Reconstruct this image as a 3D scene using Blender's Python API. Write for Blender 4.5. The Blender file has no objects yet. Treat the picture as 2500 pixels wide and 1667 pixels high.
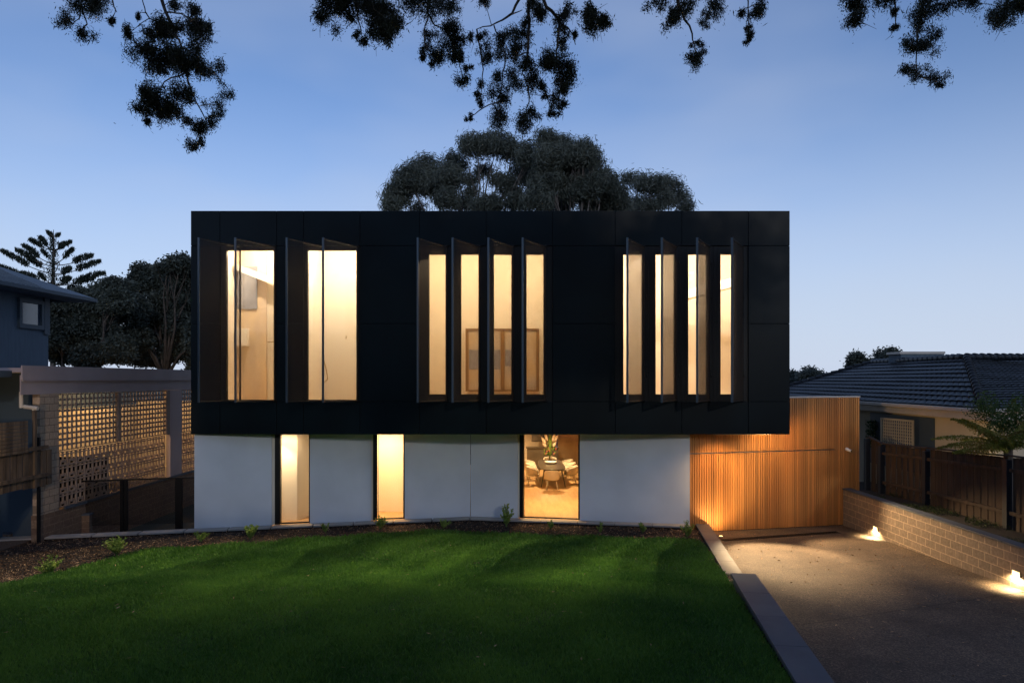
import bpy, math, random
import numpy as np
from mathutils import Vector, Matrix
random.seed(7); RNG = np.random.default_rng(11)
SC = bpy.context.scene
COL = SC.collection
F = 1667.0; CX = 1250.0; HY = 925.0; HC = 4.5
def wx(x, Y): return (x-CX)/F*Y
def wz(y, Y): return HC-(y-HY)/F*Y
def W(x, y, Y): return Vector((wx(x,Y), Y, wz(y,Y)))
def lerp(a,b,t): return a+(b-a)*t

# ------------------------------------------------------------------ materials
MATS = {}
def mat(name, col, rough=0.7, var=0.0, vscale=3.0, col2=None, bump=0.0, bscale=40.0, metal=0.0, spec=0.5, stretch=None, detail=4.0, coat=0.0, emit=None, estr=0.0, trans=0.0):
    m = bpy.data.materials.new(name); m.use_nodes = True
    nt = m.node_tree; nt.nodes.clear()
    out = nt.nodes.new('ShaderNodeOutputMaterial'); b = nt.nodes.new('ShaderNodeBsdfPrincipled')
    nt.links.new(b.outputs[0], out.inputs[0])
    b.inputs['Roughness'].default_value = rough; b.inputs['Metallic'].default_value = metal
    b.inputs['Specular IOR Level'].default_value = spec
    b.inputs['Base Color'].default_value = (*col,1)
    if coat: b.inputs['Coat Weight'].default_value = coat
    if emit is not None:
        b.inputs['Emission Color'].default_value = (*emit,1); b.inputs['Emission Strength'].default_value = estr
    tc = nt.nodes.new('ShaderNodeTexCoord'); mp = nt.nodes.new('ShaderNodeMapping')
    nt.links.new(tc.outputs['Object'], mp.inputs[0])
    if stretch: mp.inputs['Scale'].default_value = stretch
    if var > 0 or col2 is not None:
        n = nt.nodes.new('ShaderNodeTexNoise'); n.inputs['Scale'].default_value = vscale; n.inputs['Detail'].default_value = detail
        nt.links.new(mp.outputs[0], n.inputs[0])
        r = nt.nodes.new('ShaderNodeValToRGB')
        c2 = col2 if col2 is not None else tuple(c*(1-var) for c in col)
        c1 = col if col2 is not None else tuple(min(1,c*(1+var)) for c in col)
        r.color_ramp.elements[0].position = .35; r.color_ramp.elements[1].position = .65
        r.color_ramp.elements[0].color = (*c2,1); r.color_ramp.elements[1].color = (*c1,1)
        nt.links.new(n.outputs[0], r.inputs[0]); nt.links.new(r.outputs[0], b.inputs['Base Color'])
    if bump > 0:
        n2 = nt.nodes.new('ShaderNodeTexNoise'); n2.inputs['Scale'].default_value = bscale; n2.inputs['Detail'].default_value = 5
        nt.links.new(mp.outputs[0], n2.inputs[0])
        bp = nt.nodes.new('ShaderNodeBump'); bp.inputs['Strength'].default_value = bump; bp.inputs['Distance'].default_value = .02
        nt.links.new(n2.outputs[0], bp.inputs['Height']); nt.links.new(bp.outputs[0], b.inputs['Normal'])
    MATS[name] = m
    return m

def blend_rgb(nt, mode, fac, a, b):
    n = nt.nodes.new('ShaderNodeMix'); n.data_type='RGBA'; n.blend_type = mode
    if isinstance(fac,(int,float)): n.inputs['Factor'].default_value = fac
    else: nt.links.new(fac, n.inputs['Factor'])
    for k,v in ((6,a),(7,b)):
        if isinstance(v,tuple): n.inputs[k].default_value = (*v,1)
        else: nt.links.new(v, n.inputs[k])
    return n.outputs[2]

def block_mat(name, c1, c2, mortar, bw, bh, ms, axis='YZ', rough=.9, bump=.6, var=.25):
    """masonry courses laid in the plane of the given object axes"""
    m = mat(name, c1, rough); nt = m.node_tree
    b = [n for n in nt.nodes if n.type=='BSDF_PRINCIPLED'][0]
    tc = [n for n in nt.nodes if n.type=='TEX_COORD'][0]
    sep = nt.nodes.new('ShaderNodeSeparateXYZ'); cmb = nt.nodes.new('ShaderNodeCombineXYZ')
    nt.links.new(tc.outputs['Object'], sep.inputs[0])
    nt.links.new(sep.outputs[axis[0]], cmb.inputs[0]); nt.links.new(sep.outputs[axis[1]], cmb.inputs[1])
    br = nt.nodes.new('ShaderNodeTexBrick'); nt.links.new(cmb.outputs[0], br.inputs[0])
    br.inputs['Color1'].default_value=(*c1,1); br.inputs['Color2'].default_value=(*c2,1); br.inputs['Mortar'].default_value=(*mortar,1)
    br.inputs['Scale'].default_value=1; br.inputs['Brick Width'].default_value=bw; br.inputs['Row Height'].default_value=bh
    br.inputs['Mortar Size'].default_value=ms; br.inputs['Mortar Smooth'].default_value=.2; br.offset=.5
    n = nt.nodes.new('ShaderNodeTexNoise'); n.inputs['Scale'].default_value=14; n.inputs['Detail'].default_value=8
    nt.links.new(tc.outputs['Object'], n.inputs[0])
    rr = nt.nodes.new('ShaderNodeValToRGB'); rr.color_ramp.elements[0].position=.3; rr.color_ramp.elements[1].position=.7
    rr.color_ramp.elements[0].color=(1-var,)*3+(1,); rr.color_ramp.elements[1].color=(1+var,)*3+(1,)
    nt.links.new(n.outputs[0], rr.inputs[0])
    o = blend_rgb(nt,'MULTIPLY',1.0,br.outputs[0],rr.outputs[0])
    nt.links.new(o, b.inputs['Base Color'])
    bp = nt.nodes.new('ShaderNodeBump'); bp.inputs['Strength'].default_value=bump; bp.inputs['Distance'].default_value=.012
    ma = nt.nodes.new('ShaderNodeMath'); ma.operation='SUBTRACT'; nt.links.new(n.outputs[0], ma.inputs[0]); nt.links.new(br.outputs['Fac'], ma.inputs[1])
    nt.links.new(ma.outputs[0], bp.inputs['Height']); nt.links.new(bp.outputs[0], b.inputs['Normal'])
    return m

def glass_mat(name, tint=(1,1,1), refl=1.0):
    m = bpy.data.materials.new(name); m.use_nodes=True; nt=m.node_tree; nt.nodes.clear()
    out=nt.nodes.new('ShaderNodeOutputMaterial'); mx=nt.nodes.new('ShaderNodeMixShader')
    t=nt.nodes.new('ShaderNodeBsdfTransparent'); t.inputs[0].default_value=(*tint,1)
    g=nt.nodes.new('ShaderNodeBsdfGlossy'); g.inputs['Roughness'].default_value=.01
    fr=nt.nodes.new('ShaderNodeFresnel'); ge=nt.nodes.new('ShaderNodeNewGeometry'); mi_=nt.nodes.new('ShaderNodeMapRange')
    mi_.inputs['To Min'].default_value=1.5; mi_.inputs['To Max'].default_value=1/1.5; nt.links.new(ge.outputs['Backfacing'],mi_.inputs[0]); nt.links.new(mi_.outputs[0],fr.inputs[0])
    mu=nt.nodes.new('ShaderNodeMath'); mu.operation='MULTIPLY'; mu.inputs[1].default_value=refl
    nt.links.new(fr.outputs[0],mu.inputs[0]); nt.links.new(mu.outputs[0],mx.inputs[0])
    nt.links.new(t.outputs[0],mx.inputs[1]); nt.links.new(g.outputs[0],mx.inputs[2]); nt.links.new(mx.outputs[0],out.inputs[0])
    MATS[name]=m; return m

def leaf_mat(name, c1, c2, rough=.55, vscale=2.0, transl=.35):
    m = bpy.data.materials.new(name); m.use_nodes=True; nt=m.node_tree; nt.nodes.clear()
    out=nt.nodes.new('ShaderNodeOutputMaterial'); b=nt.nodes.new('ShaderNodeBsdfPrincipled'); b.inputs['Roughness'].default_value=rough
    b.inputs['Specular IOR Level'].default_value=.3
    tr=nt.nodes.new('ShaderNodeBsdfTranslucent'); mx=nt.nodes.new('ShaderNodeMixShader'); mx.inputs[0].default_value=transl
    at=nt.nodes.new('ShaderNodeAttribute'); at.attribute_name='tint'
    tc=nt.nodes.new('ShaderNodeTexCoord'); n=nt.nodes.new('ShaderNodeTexNoise'); n.inputs['Scale'].default_value=vscale; n.inputs['Detail'].default_value=3
    nt.links.new(tc.outputs['Object'],n.inputs[0])
    ad=nt.nodes.new('ShaderNodeMath'); ad.operation='MULTIPLY_ADD'; ad.inputs[1].default_value=.6
    nt.links.new(at.outputs['Fac'],ad.inputs[0])
    ms=nt.nodes.new('ShaderNodeMath'); ms.operation='MULTIPLY_ADD'; ms.inputs[1].default_value=1.6; ms.inputs[2].default_value=-.6
    nt.links.new(n.outputs[0],ms.inputs[0]); nt.links.new(ms.outputs[0],ad.inputs[2])
    col=blend_rgb(nt,'MIX',ad.outputs[0],c1,c2)
    nt.links.new(col,b.inputs['Base Color']); nt.links.new(col,tr.inputs[0])
    nt.links.new(b.outputs[0],mx.inputs[1]); nt.links.new(tr.outputs[0],mx.inputs[2]); nt.links.new(mx.outputs[0],out.inputs[0])
    MATS[name]=m; return m

M = {}
M['clad'] = mat('black cladding', (.0025,.0075,.0105), .36, var=.3, vscale=.5, bump=.03, bscale=3, spec=.13)
M['subframe'] = mat('black joint backing', (.010,.012,.014), .8, spec=.3)
M['black'] = mat('black metal frame', (.007,.007,.008), .42, spec=.25)
M['fin'] = mat('dark bronze metal', (.038,.028,.021), .45, spec=.3)
M['render'] = mat('pale grey render', (.62,.655,.71), .85, var=.06, vscale=.8, bump=.12, bscale=90)
M['plaster'] = mat('warm white plaster', (.82,.76,.66), .8)
M['ceiling'] = mat('ceiling paint', (.85,.8,.72), .8)
M['oak'] = mat('oak floor boards', (.62,.40,.20), .38, col2=(.50,.31,.15), vscale=1.2, stretch=(6,.6,1))
M['stile'] = mat('satin skylit edge', (.055,.08,.105), .35, spec=.6, metal=.3)  # edge coloured lighter blue for the skylight it catches
M['soffit'] = mat('soffit sheet', (.015,.015,.016), .7)
M['glass'] = glass_mat('window glass', (.97,.97,.96))
M['glass_dark'] = glass_mat('dim window glass', (.25,.27,.3), 2.0)
M['stone'] = mat('bluestone coping', (.075,.090,.115), .6, col2=(.05,.060,.08), vscale=1.3, bump=.15, bscale=60, detail=8)
M['stone_pale'] = mat('sawn stone coping', (.40,.375,.34), .65, col2=(.28,.265,.245), vscale=1.1, bump=.15, bscale=60, detail=8)
M['steel'] = mat('brushed steel', (.6,.6,.6), .3, metal=1)
M['white'] = mat('white plastic', (.8,.8,.82), .35)
M['mulch'] = mat('bark mulch bed', (.020,.011,.006), .95, col2=(.007,.004,.003), vscale=18, bump=1.0, bscale=45)
M['soil'] = mat('dark garden soil', (.022,.016,.012), .95, col2=(.012,.01,.008), vscale=9, bump=1.0, bscale=30)
M['lawnbase'] = mat('lawn ground', (.03,.085,.012), .95, col2=(.02,.06,.01), vscale=2.5, bump=.6, bscale=60)
M['earth'] = mat('dark ground', (.03,.035,.02), .95, col2=(.02,.02,.014), vscale=.4)
M['paling'] = mat('weathered paling timber', (.065,.042,.028), .85, col2=(.03,.02,.014), vscale=1.4, stretch=(5,5,.5), bump=.3, bscale=30, detail=8)
M['paling_left'] = mat('grey brown paling timber', (.15,.105,.07), .85, col2=(.06,.042,.028), vscale=1.6, stretch=(5,5,.6), bump=.3, bscale=30, detail=8)
M['postblue'] = mat('dark steel post', (.015,.020,.028), .5)
M['cream'] = mat('cream rendered wall', (.55,.47,.33), .85, var=.06, vscale=1.2, bump=.1, bscale=60)
M['trim'] = mat('pale gutter paint', (.55,.50,.44), .5, var=.06, vscale=2)
M['mauve'] = mat('mauve grey fascia paint', (.36,.30,.31), .6, var=.08, vscale=.9, bump=.05, bscale=20)
M['lattice'] = mat('tan painted lattice', (.27,.205,.165), .7, var=.1, vscale=3)
M['breeze'] = mat('pinkish breeze block', (.32,.24,.19), .85, var=.15, vscale=3, bump=.3, bscale=60)
M['bluewall'] = mat('blue grey weatherboard', (.085,.125,.165), .75, var=.08, vscale=1.5, stretch=(1,6,1))
M['bluetrim'] = mat('dark blue trim', (.05,.075,.10), .6)
M['slate'] = mat('slate blue roof sheet', (.10,.13,.16), .7, var=.12, vscale=3, bump=.2, bscale=30)
M['tile'] = mat('dark glazed roof tile', (.018,.024,.033), .5, spec=.3, col2=(.010,.013,.018), vscale=2.2, bump=.15, bscale=30)
M['blockdark'] = mat('dim masonry', (.1,.07,.05), .9)
M['bark'] = mat('gum bark', (.13,.10,.08), .85, col2=(.06,.05,.04), vscale=3, stretch=(3,3,.5), bump=.3, bscale=20)
M['barkpale'] = mat('pale gum bark', (.17,.15,.14), .8, col2=(.07,.06,.055), vscale=2, bump=.2, bscale=20)
M['chipA'] = mat('pale bark chip', (.45,.29,.17), .85); M['chipB'] = mat('brown bark chip', (.13,.065,.03), .9); M['chipC']= mat('dark bark chip',(.03,.018,.012),.9)
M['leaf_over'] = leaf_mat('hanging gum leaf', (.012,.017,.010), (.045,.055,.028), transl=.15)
M['leaf_gum'] = leaf_mat('gum leaf', (.05,.062,.052), (.14,.155,.125), vscale=.25, transl=.2)
M['leaf_dark'] = leaf_mat('dark evergreen leaf', (.030,.040,.034), (.11,.125,.10), vscale=.35, transl=.2)
M['leaf_far'] = leaf_mat('distant leaf', (.05,.065,.06), (.11,.13,.12), vscale=.3)
M['leaf_pine'] = leaf_mat('pine needle', (.015,.025,.018), (.045,.06,.04), vscale=.5)
M['grass'] = leaf_mat('lawn blade', (.036,.115,.018), (.15,.31,.052), vscale=.55, transl=.3)
M['shrub'] = leaf_mat('young shrub leaf', (.14,.24,.04), (.40,.50,.12), vscale=4, transl=.3)
M['fernleaf'] = leaf_mat('tree fern frond', (.16,.10,.02), (.17,.24,.04), vscale=1.2, transl=.4)
M['ivy'] = leaf_mat('ivy leaf', (.02,.05,.015), (.08,.13,.035), vscale=3)
M['groundcover'] = leaf_mat('ground cover leaf', (.015,.03,.01), (.06,.09,.03), vscale=2)
M['bulb'] = mat('warm lamp lens', (1,.9,.7), .3, emit=(1,.62,.24), estr=4)
M['bulb_soft'] = mat('downlight lens', (1,.9,.7), .3, emit=(1,.85,.6), estr=25)
M['wood_dark'] = mat('dark timber table', (.09,.07,.055), .28, col2=(.05,.04,.03), vscale=2, stretch=(1,8,1))
M['boucle'] = mat('pale upholstery', (.62,.55,.46), .9, bump=.3, bscale=120)
M['cabinet'] = mat('dark kitchen cabinet', (.10,.085,.07), .5, var=.2, vscale=2)
M['stonewall'] = mat('tan travertine wall', (.42,.31,.20), .6, col2=(.30,.21,.13), vscale=1.2, bump=.1, bscale=20, detail=8)
M['ceramic'] = mat('white ceramic', (.85,.83,.8), .25)
M['pampas'] = mat('cream pampas plume', (.75,.62,.48), .9, bump=.4, bscale=60)
M['pinkflower'] = mat('dusky pink flower', (.45,.14,.10), .7)
M['stem'] = mat('flower stem', (.15,.22,.05), .6)
M['frame_gold'] = mat('bronze reflection frame', (.22,.12,.04), .4)
M['reflgrey'] = mat('grey reflection pane', (.42,.36,.32), .9, col2=(.48,.36,.22), vscale=1.2, bump=.2, bscale=60)  # reflected tones painted into the panes
M['reflblue'] = mat('muted blue reflection', (.20,.20,.24), .9, var=.15, vscale=6)
M['bathtile'] = mat('honey stone bathroom tile', (.78,.62,.42), .35, col2=(.62,.52,.42), vscale=1.1, stretch=(2.5,1,.5), detail=6)
M['mirror'] = mat('grey mirror', (.30,.33,.42), .12, metal=.7)
M['brass'] = mat('brushed brass', (.35,.24,.10), .3, metal=1)

# brick/ block materials
M['block'] = block_mat('grey tan block', (.20,.155,.12), (.165,.13,.10), (.36,.27,.19), .40, .20, .012, 'YZ', var=.22)
M['brick_pier'] = block_mat('tan painted brick', (.40,.31,.23), (.36,.27,.2), (.20,.15,.11), .40, .20, .011, 'YZ', var=.15)
M['lowblock'] = block_mat('brown block below screen', (.20,.13,.085), (.16,.10,.07), (.26,.18,.12), .40, .20, .010, 'YZ', var=.25)

# driveway: exposed aggregate
def driveway_mat():
    m = mat('exposed aggregate', (.2,.17,.14), .8); nt=m.node_tree
    b=[n for n in nt.nodes if n.type=='BSDF_PRINCIPLED'][0]; tc=[n for n in nt.nodes if n.type=='TEX_COORD'][0]
    v=nt.nodes.new('ShaderNodeTexVoronoi'); v.inputs['Scale'].default_value=55; nt.links.new(tc.outputs['Object'],v.inputs[0])
    r=nt.nodes.new('ShaderNodeValToRGB'); e=r.color_ramp.elements
    e[0].position=0; e[0].color=(.040,.029,.022,1); e[1].position=1; e[1].color=(.185,.135,.092,1)
    r.color_ramp.elements.new(.55).color=(.085,.060,.043,1)
    sp=nt.nodes.new('ShaderNodeSeparateColor'); nt.links.new(v.outputs['Color'],sp.inputs[0]); nt.links.new(sp.outputs[0],r.inputs[0])
    n=nt.nodes.new('ShaderNodeTexNoise'); n.inputs['Scale'].default_value=.9; n.inputs['Detail'].default_value=9; n.inputs['Roughness'].default_value=.65
    nt.links.new(tc.outputs['Object'],n.inputs[0])
    r2=nt.nodes.new('ShaderNodeValToRGB'); r2.color_ramp.elements[0].position=.33; r2.color_ramp.elements[0].color=(.55,.53,.52,1)
    r2.color_ramp.elements[1].position=.66; r2.color_ramp.elements[1].color=(1.15,1.12,1.08,1); nt.links.new(n.outputs[0],r2.inputs[0])
    o=blend_rgb(nt,'MULTIPLY',1.0,r.outputs[0],r2.outputs[0]); nt.links.new(o,b.inputs['Base Color'])
    bp=nt.nodes.new('ShaderNodeBump'); bp.inputs['Strength'].default_value=.55; bp.inputs['Distance'].default_value=.008
    nt.links.new(v.outputs['Distance'],bp.inputs['Height']); nt.links.new(bp.outputs[0],b.inputs['Normal'])
    return m
M['drive'] = driveway_mat()

def cedar_mat():
    m = mat('cedar batten', (.62,.29,.085), .5, col2=(.50,.21,.06), vscale=1.2, stretch=(1,1,.25), detail=6); nt=m.node_tree
    b=[n for n in nt.nodes if n.type=='BSDF_PRINCIPLED'][0]
    at=nt.nodes.new('ShaderNodeAttribute'); at.attribute_name='tint'
    r=nt.nodes.new('ShaderNodeValToRGB'); r.color_ramp.elements[0].color=(.72,.72,.72,1); r.color_ramp.elements[1].color=(1.2,1.15,1.1,1)
    nt.links.new(at.outputs['Fac'],r.inputs[0])
    src=b.inputs['Base Color'].links[0].from_socket
    o=blend_rgb(nt,'MULTIPLY',1.0,src,r.outputs[0]); nt.links.new(o,b.inputs['Base Color'])
    return m
M['cedar']=cedar_mat()
M['cedarback']=mat('dark timber backing',(.05,.022,.01),.8)

# ------------------------------------------------------------------ object helpers
ORG = {}
def tag(o, label=None, cat=None, group=None, kind=None):
    if label: o['label']=label
    if cat: o['category']=cat
    if group: o['group']=group
    if kind: o['kind']=kind
    return o
def empty(name, loc, label=None, cat=None, group=None, rz=0):
    o = bpy.data.objects.new(name, None); COL.objects.link(o); o.location=loc; o.rotation_euler=(0,0,rz)
    o.empty_display_size=.2
    ORG[o.name]=Vector(loc); return tag(o,label,cat,group)

class MB:
    def __init__(s, Mx=None): s.v=[]; s.f=[]; s.mi=[]; s.M=Mx; s.tint=[]
    def add(s, vs, fs, mi=0, tint=None):
        n=len(s.v)
        if s.M is not None: vs=[s.M@Vector(p) for p in vs]
        s.v+= [tuple(p) for p in vs]; s.f+=[tuple(n+i for i in f) for f in fs]; s.mi+=[mi]*len(fs)
        s.tint += [0.5 if tint is None else tint]*len(fs); return s
    def box(s,x0,x1,y0,y1,z0,z1,mi=0,tint=None):
        vs=[(x0,y0,z0),(x1,y0,z0),(x1,y1,z0),(x0,y1,z0),(x0,y0,z1),(x1,y0,z1),(x1,y1,z1),(x0,y1,z1)]
        return s.add(vs,[(0,3,2,1),(4,5,6,7),(0,1,5,4),(1,2,6,5),(2,3,7,6),(3,0,4,7)],mi,tint)
    def quad(s,a,b,c,d,mi=0): return s.add([a,b,c,d],[(0,1,2,3)],mi)
    def beam(s,a,b,w,h,up=(0,0,1),mi=0,tint=None):
        a=Vector(a); b=Vector(b); d=(b-a).normalized(); u=Vector(up); r=d.cross(u)
        if r.length<1e-4: r=d.cross(Vector((1,0,0)))
        r.normalize(); u=r.cross(d).normalized(); r=r*w/2; u=u*h/2
        vs=[a-r-u,a+r-u,a+r+u,a-r+u,b-r-u,b+r-u,b+r+u,b-r+u]
        return s.add(vs,[(0,1,2,3),(4,7,6,5),(0,4,5,1),(1,5,6,2),(2,6,7,3),(3,7,4,0)],mi,tint)
    def tube(s,path,rad,n=8,mi=0,caps=True):
        path=[Vector(p) for p in path]
        if not hasattr(rad,'__len__'): rad=[rad]*len(path)
        vs=[];fs=[]; prev=None
        for i,p in enumerate(path):
            d=(path[min(i+1,len(path)-1)]-path[max(i-1,0)]).normalized()
            if prev is None:
                r=d.cross(Vector((0,0,1)));
                if r.length<1e-3: r=d.cross(Vector((1,0,0)))
            else: r=prev-d*prev.dot(d)
            r.normalize(); prev=r; u=d.cross(r)
            for k in range(n):
                a=2*math.pi*k/n; vs.append(p+(r*math.cos(a)+u*math.sin(a))*rad[i])
        for i in range(len(path)-1):
            for k in range(n): fs.append((i*n+k,i*n+(k+1)%n,(i+1)*n+(k+1)%n,(i+1)*n+k))
        if caps: fs.append(tuple(range(n-1,-1,-1))); fs.append(tuple((len(path)-1)*n+k for k in range(n)))
        return s.add(vs,fs,mi)
    def lathe(s,prof,c=(0,0,0),n=24,mi=0,sx=1,sy=1):
        vs=[];fs=[]
        for (r,z) in prof:
            for k in range(n): a=2*math.pi*k/n; vs.append((c[0]+r*math.cos(a)*sx,c[1]+r*math.sin(a)*sy,c[2]+z))
        for i in range(len(prof)-1):
            for k in range(n): fs.append((i*n+k,i*n+(k+1)%n,(i+1)*n+(k+1)%n,(i+1)*n+k))
        fs.append(tuple(range(n-1,-1,-1))); fs.append(tuple((len(prof)-1)*n+k for k in range(n)))
        return s.add(vs,fs,mi)
    def prism(s,poly,z0,z1,mi=0):
        n=len(poly); vs=[(p[0],p[1],z0) for p in poly]+[(p[0],p[1],z1) for p in poly]
        fs=[tuple(range(n-1,-1,-1)),tuple(range(n,2*n))]+[(i,(i+1)%n,n+(i+1)%n,n+i) for i in range(n)]
        return s.add(vs,fs,mi)
    def build(s,name,mats,parent=None,smooth=False,bevel=0,world=True):
        me=bpy.data.meshes.new(name)
        o=bpy.data.objects.new(name,me); COL.objects.link(o)
        off=Vector((0,0,0))
        if parent is not None:
            o.parent=parent
            if world: off=ORG.get(parent.name,Vector((0,0,0)))
        elif not world: pass
        ORG[o.name]=off
        me.from_pydata([(p[0]-off.x,p[1]-off.y,p[2]-off.z) for p in s.v],[],s.f)
        if not isinstance(mats,(list,tuple)): mats=[mats]
        for m in mats: me.materials.append(m)
        if len(mats)>1: me.polygons.foreach_set('material_index',s.mi)
        if any(t!=.5 for t in s.tint):
            a=me.attributes.new('tint','FLOAT','FACE'); a.data.foreach_set('value',s.tint)
        if smooth: me.polygons.foreach_set('use_smooth',[True]*len(me.polygons))
        me.update()
        if bevel>0:
            md=o.modifiers.new('bevel','BEVEL'); md.width=bevel; md.segments=2; md.limit_method='ANGLE'
        return o

def np_mesh(name, V, Fc, m, parent=None, tint=None, smooth=False):
    """fast mesh from numpy arrays: V (n,3), Fc (m,k)"""
    me=bpy.data.meshes.new(name); o=bpy.data.objects.new(name,me); COL.objects.link(o)
    off=np.zeros(3)
    if parent is not None: o.parent=parent; off=np.array(ORG.get(parent.name,Vector((0,0,0))))
    ORG[o.name]=Vector(off)
    V=(V-off).astype(np.float32); k=Fc.shape[1]; nf=len(Fc)
    me.vertices.add(len(V)); me.vertices.foreach_set('co',V.ravel())
    me.loops.add(nf*k); me.loops.foreach_set('vertex_index',Fc.astype(np.int32).ravel())
    me.polygons.add(nf); me.polygons.foreach_set('loop_start',np.arange(0,nf*k,k,dtype=np.int32)); me.polygons.foreach_set('loop_total',np.full(nf,k,dtype=np.int32))
    for mm in (m if isinstance(m,(list,tuple)) else [m]): me.materials.append(mm)
    me.update(calc_edges=True)
    if tint is not None:
        a=me.attributes.new('tint','FLOAT','FACE'); a.data.foreach_set('value',tint.astype(np.float32))
    if smooth: me.polygons.foreach_set('use_smooth',[True]*nf)
    me.validate(); return o

def unit(v): return v/np.maximum(np.linalg.norm(v,axis=1,keepdims=True),1e-9)
def leaves(C, L, Wd, D=None, droop=0.0, rng=RNG):
    """diamond leaves: C centres (n,3), L length, Wd width, D preferred direction"""
    n=len(C); d=rng.normal(size=(n,3))
    if D is not None: d=d*.6+D
    d[:,2]-=droop; d=unit(d)
    s=unit(np.cross(d,rng.normal(size=(n,3))))
    L=np.broadcast_to(L,(n,))[:,None]*rng.uniform(.7,1.3,(n,1)); Wd=np.broadcast_to(Wd,(n,))[:,None]*rng.uniform(.7,1.3,(n,1))
    V=np.empty((n,4,3)); V[:,0]=C-d*L/2; V[:,1]=C+s*Wd/2-d*L*.08; V[:,2]=C+d*L/2; V[:,3]=C-s*Wd/2-d*L*.08
    Fc=np.arange(n*4).reshape(n,4)
    return V.reshape(-1,3),Fc

def copy_tree(o,parent=None):
    c=o.copy(); COL.objects.link(c); c.parent=parent
    for ch in list(o.children): copy_tree(ch,c)
    return c

# ------------------------------------------------------------------ ground heights
KY=np.array([-30,6,11.5,13,14.2,15.5,17,19,24.]); KZ=np.array([.9,.70,.62,.53,.33,.12,.06,.035,.03])
def gh(Y): return np.interp(Y,KY,KZ)
def ray_ground(x,y):
    """where the line of sight through a photo point meets the garden"""
    lo,hi=1.0,60.0
    f=lambda Y: wz(y,Y)-gh(Y)
    Ys=np.linspace(4,40,3601); s=f(Ys); i=np.argmax(s<0); Y=Ys[i]
    return (wx(x,Y),Y)
def dz(Y): return float(np.interp(Y,[-10,8,14.2,22,30],[.35,.28,.09,-.2,-.22]))

# ground sheet
g=MB(); g.add([(-400,-200,-.6),(400,-200,-.6),(400,600,-.6),(-400,600,-.6)],[(0,1,2,3)])
tag(g.build('ground',M['earth']),kind='structure')

# key lines of the house front
PA=Vector((-9.36,20.12,0)); PB=Vector((-1.34,21.9,0)); PC=Vector((5.39,20.7,0)); PD=Vector((11.27,22.13,0))
def frame(A,B):
    d=(B-A); L=d.length; d.normalize(); n=Vector((-d.y,d.x,0))      # n points away from the camera
    Mx=Matrix(((d.x,n.x,0,A.x),(d.y,n.y,0,A.y),(0,0,1,0),(0,0,0,1)))
    return Mx,L,d,n
def s_at(x,A,B):
    k=(x-CX)/F; d=B-A; L=d.length
    t=(k*A.y-A.x)/(d.x-k*d.y); return t*L
FA,LA,dA,nA=frame(PA,PB); FB,LB,dB,nB=frame(PB,PC); FC,LC,dC,nC=frame(PC,PD)

# ------------------------------------------------------------------ lawn and beds
lawn_px=[(-420,1560),(-150,1470),(0,1429),(96,1405),(214,1380),(306,1354),(383,1341),(497,1334),(612,1328),(727,1317),(842,1310),(960,1301),(1050,1297),(1120,1297),(1228,1303),(1348,1307),(1526,1313),(1675,1317),(1711,1322),(1737,1356),(1766,1398),(1793,1436)]
lawn_poly=[ray_ground(*p) for p in lawn_px]
p2e=lambda Y,off: 4.70-.150*(13.16-Y)-off     # right edge of the raised kerb
for Y in (12.8,11,8.4,5,1): lawn_poly.append((p2e(Y,.50),Y))
lawn_poly.append((-24,1)); 
LP=np.array(lawn_poly)
def inside(P,poly):
    x,y=P[:,0],P[:,1]; c=np.zeros(len(P),bool); j=len(poly)-1
    for i in range(len(poly)):
        xi,yi=poly[i]; xj,yj=poly[j]
        cond=((yi>y)!=(yj>y))&(x<(xj-xi)*(y-yi)/(yj-yi+1e-12)+xi); c^=cond; j=i
    return c
def grid_sheet(name,x0,x1,y0,y1,st,hf,test,m,kind):
    xs=np.arange(x0,x1+st,st); ys=np.arange(y0,y1+st,st); X,Y=np.meshgrid(xs,ys); nx=len(xs)
    V=np.stack([X.ravel(),Y.ravel(),hf(X.ravel(),Y.ravel())],1)
    ii,jj=np.meshgrid(np.arange(nx-1),np.arange(len(ys)-1)); a=(jj*nx+ii).ravel()
    Fc=np.stack([a,a+1,a+1+nx,a+nx],1); ctr=V[Fc].mean(1)
    Fc=Fc[test(ctr)]
    used=np.unique(Fc); rem=np.full(len(V),-1); rem[used]=np.arange(len(used))
    o=np_mesh(name,V[used],rem[Fc],m,smooth=True); return tag(o,kind=kind)
def lumpy(X,Y,a=.012): return a*(np.sin(X*3.1+Y*1.7)+np.sin(X*1.3-Y*2.9+1)+.6*np.sin(X*7.3+Y*5.1))
grid_sheet('lawn_ground',-24,5.6,1,21,.12,lambda X,Y: gh(Y)+lumpy(X,Y),lambda c: inside(c,LP),M['lawnbase'],'structure')
# bed sheet reaches under the lawn edge; bounded by coping and kerbs
cop_front=lambda X: np.where(X<PB.x, PA.y+(X-PA.x)*(PB.y-PA.y)/(PB.x-PA.x), PB.y+(X-PB.x)*(PC.y-PB.y)/(PC.x-PB.x))-.32
p1r=lambda Y: 5.99-(20.8-Y)*.1437
def bed_test(c):
    X,Y=c[:,0],c[:,1]
    return (Y<cop_front(X)+.1)&(X<np.where(Y>13.2,p1r(Y)-.25,p2e(Y,.35)))
grid_sheet('garden_bed',-24,6.2,1,22,.12,lambda X,Y: gh(Y)-.035+lumpy(X,Y,.010)+.012*np.sin(X*19)*np.sin(Y*23),bed_test,M['mulch'],'structure')

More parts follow.
